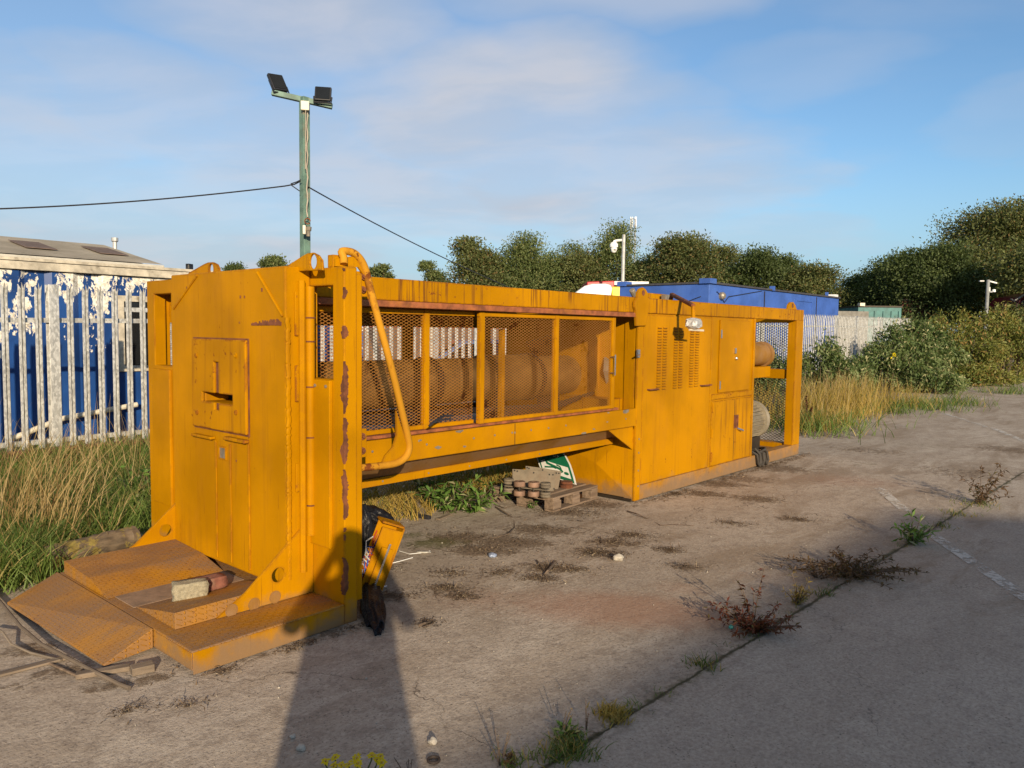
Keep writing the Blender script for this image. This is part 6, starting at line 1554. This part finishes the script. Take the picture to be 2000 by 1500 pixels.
def litter():
    m = MB(); m.tube([G(780, 1076, .01), G(800, 1082, .02), G(822, 1080, .01), G(840, 1076, .01)], .0025, 5); m.tube([G(765, 1100, .005), G(785, 1095, .012), G(806, 1089, .005)], .003, 5)
    props(m.build('string', WHITEP, split=False), 'white strings trailing on the concrete from the broken orange box', 'string')
    props(lump('plastic_wrap', G(827, 1078, .012), RH*.055, FH*.022, zax*.006, plain('dirty_white_film', (.42, .40, .36), .5), .5, 2., 3, 2., ridge=True), 'scrap of white plastic wrap on the mossy concrete', 'wrapper')
    props(lump('blue_wrapper', G(962, 1084, .012), RH*.03, FH*.04, zax*.014, plain('pale_blue_film', (.30, .36, .5), .3), .5, 2., 3, 4., ridge=True), 'crumpled pale blue wrapper lying among the soil patches', 'wrapper')
    props(lump('green_wrapper', G(1428, 1225, .02), RH*.014, FH*.010, zax*.012, plain('teal_film', (.04, .24, .21), .3), .5, 2., 3, 6., ridge=True), 'small teal wrapper caught in the red weed', 'wrapper')
    for px, py, s, l in ((588, 1460, .016, 'pale round stone on the shaded concrete left of the yellow flowers'), (572, 1438, .010, 'small pale stone a little further than the round stone'), (845, 1447, .017, 'pale angular stone beyond the metal ring'), (1207, 1089, .035, 'cream stone at the edge of a dark soil patch')):
        props(lump('stone', G(px, py, s*.6), RH*s*1.1, FH*s, zax*s*.8, PEB, .35, 1.2, 3, px*.1, None, False), l, 'stone')
    m = MB(); c = G(847, 1484, .008); n = 28; V = []; F = []
    for i in range(n):
        for j in range(8):
            A = 2*math.pi*i/n; Bq = 2*math.pi*j/8; R = .021+.0055*math.cos(Bq); V.append(c+np.array([R*math.cos(A), R*math.sin(A), .0055*math.sin(Bq)]))
    F = [(i*8+j, i*8+(j+1) % 8, ((i+1) % n)*8+(j+1) % 8, ((i+1) % n)*8+j) for i in range(n) for j in range(8)]
    m.add(V, F, True); props(m.build('metal_ring', plain('rusty_ring', (.07, .05, .04), .7, .2)), 'dark rusty metal ring lying on the concrete near the lower edge', 'ring')
    def twig(pts, r, label, br=()):
        m = MB(); m.tube([G(*p, .008+.02*math.sin(i*2.)) for i, p in enumerate(pts)], r, 6, True, r*.4)
        for b in br: m.tube([G(*p, .012) for p in b], r*.6, 5, True, r*.3)
        props(m.build('twig', TWIG, split=False), label, 'twig')
    twig([(1225, 998), (1245, 1004), (1270, 1016), (1290, 1026), (1320, 1024), (1358, 1027)], .006, 'long curved twig lying right of the pallet')
    twig([(968, 990), (985, 1000), (1003, 1012), (1005, 1030), (995, 1042), (960, 1052)], .007, 'hooked twig in front of the pallet', [((966, 985), (985, 992), (1010, 985), (1012, 983))])
    twig([(1085, 1150-53), (1070, 1115), (1058, 1128), (1040, 1118)], .010, 'short forked dark twig on a soil patch', [((1048, 1094), (1056, 1105), (1066, 1118))])
    twig([(1180, 1085), (1200, 1088), (1220, 1078)], .008, 'dark bent twig beside the cream stone', [((1172, 1048), (1176, 1062))])
    twig([(818, 1222), (830, 1217), (850, 1211)], .008, 'small clump of broken twigs lying right of the black bag', [((822, 1214), (838, 1222)), ((826, 1225), (846, 1218)), ((830, 1210), (834, 1226))])
    parts = []; rr = rng
    for q in SOIL:
        px, py, r = q[:3]
        if py > 990 or r < .3:
            c = G(px, py); n = int(330*min(1., r/.15)); d = np.array([c[0], c[1]])/np.hypot(c[0], c[1]); g = rr.normal(size=(n, 2))*r*.75*np.abs(rr.normal(size=(n, 1)))**.6
            b = np.stack([c[0]+g[:, 0]*d[0]+g[:, 1]*1.5*d[1], c[1]+g[:, 0]*d[1]-g[:, 1]*1.5*d[0], np.full(n, .004)+rr.random(n)*.012], 1)
            b = b[(b[:, 1] < 3.3) | (b[:, 0] > 2.7)]
            b = b[~((b[:, 1] > YS-.02) & (b[:, 0] > XC-.02))]
            dirs = np.concatenate([rr.normal(size=(len(b), 2)), np.zeros((len(b), 1))], 1)
            parts.append(leaf_arrays(b, rr.choice([.012, .02, .05], len(b), p=[.5, .35, .15]), .006, dirs*2, .25))
    for x0_, x1_, yy, n, sg in ((6.25, 10.4, YS-.05, 1500, .07), (1.65, 2.6, YR-.045, 260, .035), (1.2, 1.62, 3.6, 120, .06), (5.0, 6.1, 3.95, 300, .16)):
        b = np.stack([rr.uniform(x0_, x1_, n), yy-np.abs(rr.normal(size=n))*sg, .003+rr.random(n)*.014], 1)
        b = b[mclump(b) > -.05]
        parts.append(leaf_arrays(b, rr.choice([.012, .025, .06], len(b), p=[.5, .35, .15]), .008, np.concatenate([rr.normal(size=(len(b), 2)), np.zeros((len(b), 1))], 1)*2, .3))
    stuff('leaf_litter', parts, leafm('litter_brown', (.07, .048, .03), (.22, .155, .10), (.38, .30, .2), trans=.05), 'small dry twigs, crumbs of soil and leaf litter on the concrete', 'litter')
    # grit
    n = 1500; b = np.stack([rr.uniform(1.2, 9, n), rr.uniform(-.5, 4.9, n), np.zeros(n)], 1); b = b[(b[:, 1] < 3.3) | ((b[:, 0] > 2.7) & (b[:, 0] < 6.1))]
    s = (.0018+.0055*rr.random(len(b))**4)[:, None]; o8 = np.array([[1, 0, 0], [0, 1, 0], [-1, 0, 0], [0, -1, 0], [0, 0, 1.], [0, 0, -.3]])
    V = (b[:, None, :]+o8[None]*s[:, None, :]*rr.uniform(.6, 1.3, (len(b), 6, 1))); V[:, :, 2] += s*.3
    F = (np.arange(len(b))*6)[:, None, None]+np.array([[0, 1, 4], [1, 2, 4], [2, 3, 4], [3, 0, 4], [1, 0, 5], [2, 1, 5], [3, 2, 5], [0, 3, 5]])[None]
    props(npmesh('grit', V.reshape(-1, 3), F.reshape(-1, 3), PEB), 'pale grit scattered over the concrete', 'grit', None, 'stuff')
litter()

# ------------------------------------------------------------------ weeds
def weed(px, py, label, leaf, h, spread, nst, per, ls, asp=.3, seed=0, flat=.5, tilt=0., name='weed', cat='weed', stemmat=None, leafless=0., updir=.4, bent=.5):
    global rng
    rng = np.random.default_rng(500+seed); o = G(px, py); t = thing(name, o, label, cat)
    m = MB(); Ps = []; Ds = []
    for i in range(nst):
        a = rng.uniform(0, 2*math.pi); L = h*rng.uniform(.5, 1.1); sp = spread*math.sqrt(rng.uniform(.05, 1))
        e = o+np.array([math.cos(a)*sp, math.sin(a)*sp, L*rng.uniform(.6, 1)]); mid = o*.5+e*.5+np.array([0, 0, L*.22*bent])
        b = o+np.array([math.cos(a), math.sin(a), 0])*spread*.08
        pts = [b, b*.5+mid*.5+np.array([0, 0, .02*h]), mid, mid*.4+e*.6+np.array([0, 0, .06*L*bent]), e]
        m.tube(pts, .0035, 4, False, .0015); A = np.array(pts)
        s = rng.uniform(leafless, 1, per)*3.99; ii = s.astype(int); f = (s-ii)[:, None]
        Ps.append(A[ii]*(1-f)+A[ii+1]*f); Ds.append(unit(A[ii+1]-A[ii])*updir+np.concatenate([rng.normal(size=(per, 2)), np.zeros((per, 1))], 1)*.6)
    m.build('stem', stemmat or TWIG, t, split=False)
    P = np.concatenate(Ps); P[:, 2] = np.maximum(P[:, 2], .006); Dd = np.concatenate(Ds)
    if ls: V, F = leaf_arrays(P, ls, ls*asp, Dd, flat); V[:, 2] = np.maximum(V[:, 2], .004); npmesh('leaves', V, F, leaf, t)
    return t
weed(880, 1000, 'bright leafy green plant at the grass edge under the press', WEEDG, .30, .34, 26, 16, .085, .3, 1)
weed(925, 1000, 'leafy plant with long pale leaves next to the bright one under the press', WEEDG, .26, .28, 18, 14, .09, .28, 2)
weed(850, 985, 'plant with curled whitish leaves on the left of the leafy group', BUSH1, .24, .22, 14, 14, .09, .24, 3)
weed(272, 985, 'leafy weed with small white flower heads beside the left post of the press', WEEDG, .42, .22, 16, 16, .06, .4, 31)
weed(255, 1005, 'dark green broad leaved weed in the grass left of the press', BUSH1, .28, .22, 12, 14, .07, .4, 32)
weed(150, 990, 'clump of thistle like leaves in the grass behind the log', WEEDG, .26, .25, 12, 14, .06, .3, 33)
weed(1040, 994, 'tiny green seedling in front of the pallet', WEEDG, .09, .06, 7, 8, .035, .35, 4)
weed(1783, 1062, 'green buddleia seedling growing in the slab joint at right', WEEDG, .20, .17, 14, 12, .075, .24, 5)
weed(1660, 1125, 'sprawling brown weed mat in the slab joint', WEEDB, .13, .46, 46, 34, .035, .3, 6, bent=.9)
weed(1600, 1128, 'long wiry brown stems reaching left from the weed mat', WEEDB, .16, .30, 10, 12, .03, .3, 7)
weed(1557, 1180, 'straw coloured tuft between the red weed and the brown weed mat', GRASSY, .17, .09, 16, 22, .035, .16, 8, bent=.2)
weed(1475, 1232, 'red stemmed weed with rusty leaves in the slab joint', WEEDR, .13, .27, 36, 24, .033, .34, 9)
weed(1470, 1215, 'tall thin red stem standing in the middle of the red weed', WEEDR, .33, .10, 4, 14, .04, .34, 10, bent=.2)
weed(1915, 985, 'brownish upright weed near the right edge in the slab joint', WEEDB, .36, .28, 14, 22, .05, .3, 11)
weed(1118, 1440, 'rosette of green leaves in the joint near the lower edge', WEEDG, .05, .055, 12, 4, .04, .4, 12, flat=.9)
weed(978, 1495, 'dead branching stalk with few twigs at the lower edge', STRAW, .15, .05, 5, 4, .012, .25, 13, bent=.1)
weed(1095, 1440, 'thin dry seed stalk leaning left over the concrete', STRAW, .17, .10, 3, 26, .007, .5, 14, bent=.1)
weed(1145, 1425, 'reddish upright seed stalk beside the green rosette', WEEDR, .14, .02, 2, 26, .006, .5, 15, bent=.1)
weed(800, 1530, 'bare red brown stalks rising from the lower edge', WEEDR, .11, .08, 5, 3, .012, .3, 16, bent=.15, name='stalk')
weed(1577, 835, 'rusty dock seed stem beside the end post of the press', DOCK, .75, .12, 3, 120, .03, .5, 17, bent=.1, leafless=.45)
weed(1000, 1493, 'crumpled brown dead leaf lying at the lower edge', WEEDB, .02, .03, 4, 3, .03, .7, 18)
def ragwort():
    global rng
    rng = np.random.default_rng(77); base = G(690, 1620); t = thing('ragwort', base, 'yellow daisy flowered ragwort at the lower edge of the view', 'flower')
    m = MB(); Pv = []; n_ = 0
    heads = [(636, 1486), (655, 1479), (652, 1495), (682, 1492), (697, 1480), (699, 1491), (726, 1475), (743, 1477), (746, 1489), (667, 1494), (736, 1484)]
    D = 2.02
    for k, (px, py) in enumerate(heads):
        c = dep(px, py, D+.06*math.sin(k*2.1)); m.tube([base, base*.4+c*.6+rng.normal(size=3)*.01-zax*.03, c-zax*.012, c], .0022, 5)
        up = unit(zax*.9-FH*rng.uniform(.1, .7)+RH*rng.normal()*.3); a = unit(np.cross(up, [1, .2, 0])); b = np.cross(up, a)
        V = []; F = []
        for j in range(13):
            th = 2*math.pi*j/13+rng.normal()*.12; d = unit(a*math.cos(th)+b*math.sin(th)+up*rng.normal()*.22); s = np.cross(up, d); L = .0145*rng.uniform(.65, 1.15); q = len(V)
            V += [c+d*.003, c+d*L*.6+s*.0036+up*.001, c+d*L-up*.001, c+d*L*.6-s*.0036+up*.001]; F.append((q, q+1, q+2, q+3))
        npmesh('petals', V, F, PETAL, t)
        q = MB(); q.lathe(c, up, [(-.002, .002), (0, .0030), (.0015, .0026), (.002, 0)], 10); q.build('flower_disc', plain('orange_disc', (.5, .28, .01), .8) if k == 0 else bpy.data.materials['orange_disc'], t)
    m.build('stem', plain('ragwort_stem', (.10, .12, .04), .7), t, split=False)
ragwort()

# ================================================================== BEHIND THE VIEWPOINT: what throws the long shadows
def warehouse():
    x0, x1, y0, y1, h = -46., -3.1, -24., -12., 4.82
    c = thing('warehouse', (-20, -18, 0), 'grey steel clad warehouse behind the viewpoint that shades the near concrete', 'building')
    w = MB(); corrugated(w, x0, x1, y1, 0, h, .35, -.04); w.box(x0, x1, y0, y0+.1, 0, h); w.box(x0, x0+.1, y0+.1, y1-.05, 0, h); w.box(x1-.1, x1, y0+.1, y1-.05, 0, h); w.build('wall', plain('grey_cladding', (.30, .31, .31), .6), c, 0, None, False, False)
    w = MB(); w.prism([(x0-.1, y0, h), (x0-.1, y1, h), (x0-.1, (y0+y1)/2, h+.9)], (x1-x0+.1, 0, 0)); w.build('roof', ROOF, c)
    w = MB(); w.box(-14, -10, y1+.02, y1+.08, 0, 3.6); w.build('roller_door', GREYM, c)
warehouse()
def person():
    f = np.array([math.cos(math.radians(47)), math.sin(math.radians(47)), 0]); r = np.array([f[1], -f[0], 0]); o = -f*.40
    P = lambda a, b, z: tuple(o+r*a+f*b+zax*z)
    V = []; E = []; R = []
    def add(p, rad, par=None):
        V.append(p); R.append(rad if isinstance(rad, tuple) else (rad, rad))
        if par is not None: E.append((par, len(V)-1))
        return len(V)-1
    pel = add(P(0, 0, .95), (.19, .14)); lo = add(P(0, 0, .86), (.20, .145), pel)
    ab = add(P(0, 0, 1.12), (.17, .13), pel); ch = add(P(0, .01, 1.32), (.185, .13), ab); up = add(P(0, 0, 1.45), (.12, .09), ch); nk = add(P(0, .01, 1.53), .055, up)
    hd = add(P(0, .03, 1.62), (.075, .09), nk); tp = add(P(0, .02, 1.72), (.065, .075), hd)
    no = add(P(0, .135, 1.625), .016, hd); add(P(.085, .02, 1.625), .02, hd); add(P(-.085, .02, 1.625), .02, hd); add(P(0, .11, 1.555), .03, hd)
    for s in (-1, 1):
        hp = add(P(.10*s, 0, .84), .10, lo); kn = add(P(.12*s, .01, .48), .065, hp); an = add(P(.13*s, -.02, .10), .045, kn); add(P(.15*s, .14, .045), .038, an)
        sh = add(P(.20*s, 0, 1.42), .065, up); el = add(P(.32*s, .10, 1.22), .05, sh); wr = add(P(.155*s, .29, 1.50), .032, el)
        pa = add(P(.115*s, .325, 1.565), (.022, .034), wr); 
        th = add(P(.09*s, .345, 1.585), .011, pa); add(P(.065*s, .352, 1.60), .009, th)
        for k in range(4):
            kx = add(P(.105*s-.0*k, .352+.004*k, 1.625-.021*k), .0095, pa); k2 = add(P(.082*s, .366, 1.628-.021*k), .0085, kx); add(P((.064-.004*abs(k-1))*s, .366, 1.629-.021*k), .0075, k2)
    me = bpy.data.meshes.new('body'); me.from_pydata(V, E, []); b = bpy.data.objects.new('person', me); COL.objects.link(b)
    sk = b.modifiers.new('skin', 'SKIN'); sk.use_smooth_shade = True
    for i, q in enumerate(me.skin_vertices[0].data): q.radius = R[i]; q.use_root = i == 0
    ss = b.modifiers.new('sub', 'SUBSURF'); ss.levels = 2; ss.render_levels = 2
    dg = bpy.context.evaluated_depsgraph_get(); m2 = bpy.data.meshes.new_from_object(b.evaluated_get(dg)); b.modifiers.clear(); b.data = m2
    m2.materials.clear()
    for mt in (plain('dark_jacket', (.03, .035, .05), .8), plain('skin', (.55, .32, .23), .5, 0, .08), plain('jeans', (.03, .05, .10), .8), plain('boots', (.05, .03, .02), .6)): m2.materials.append(mt)
    for p in m2.polygons:
        c = p.center; q = np.array(c)-o; z = c.z; fw_ = q@f
        p.material_index = 1 if (z > 1.52 and fw_ < .2) or fw_ > .30 else (3 if z < .12 else (2 if z < .86 else 0))
    props(b, 'person in a dark jacket holding a phone up, casting the long shadow', 'person')
    # long jacket hem and hair as children
    m = MB(); n = 28; rows = [(.72, .265, .19), (.80, .27, .19), (.95, .255, .18), (1.12, .235, .165), (1.30, .235, .16), (1.41, .20, .125)]
    Vv = [P(a*math.cos(2*math.pi*k/n), bb*math.sin(2*math.pi*k/n), z) for z, a, bb in rows for k in range(n)]
    m.add(Vv, [(i*n+k, i*n+(k+1) % n, (i+1)*n+(k+1) % n, (i+1)*n+k) for i in range(len(rows)-1) for k in range(n)], True)
    j = m.build('jacket', bpy.data.materials['dark_jacket'], None, split=False); j.parent = b
    h = lump('hair', o+f*.0+zax*1.69, r*.098, f*.115, zax*.085, plain('brown_hair', (.06, .035, .02), .7), .12, 3., 3, 1.); h.parent = b
    e = []
    for s in (-1, 1):
        m = MB(); m.lathe(P(.034*s, .112, 1.645), tuple(f), [(-.01, 0), (-.005, .012), (.004, .010), (.007, 0)], 10); q = m.build('eye', WHITEP, None); q.parent = b
    m = MB(); cz = CAM-FW*.016; m.obox(cz-RT*.03, RT*.15, UP*.072, FW*.008)
    props(m.build('phone', BLACKP, None, .003), 'black phone held up level in the hands of the person', 'phone')
person()
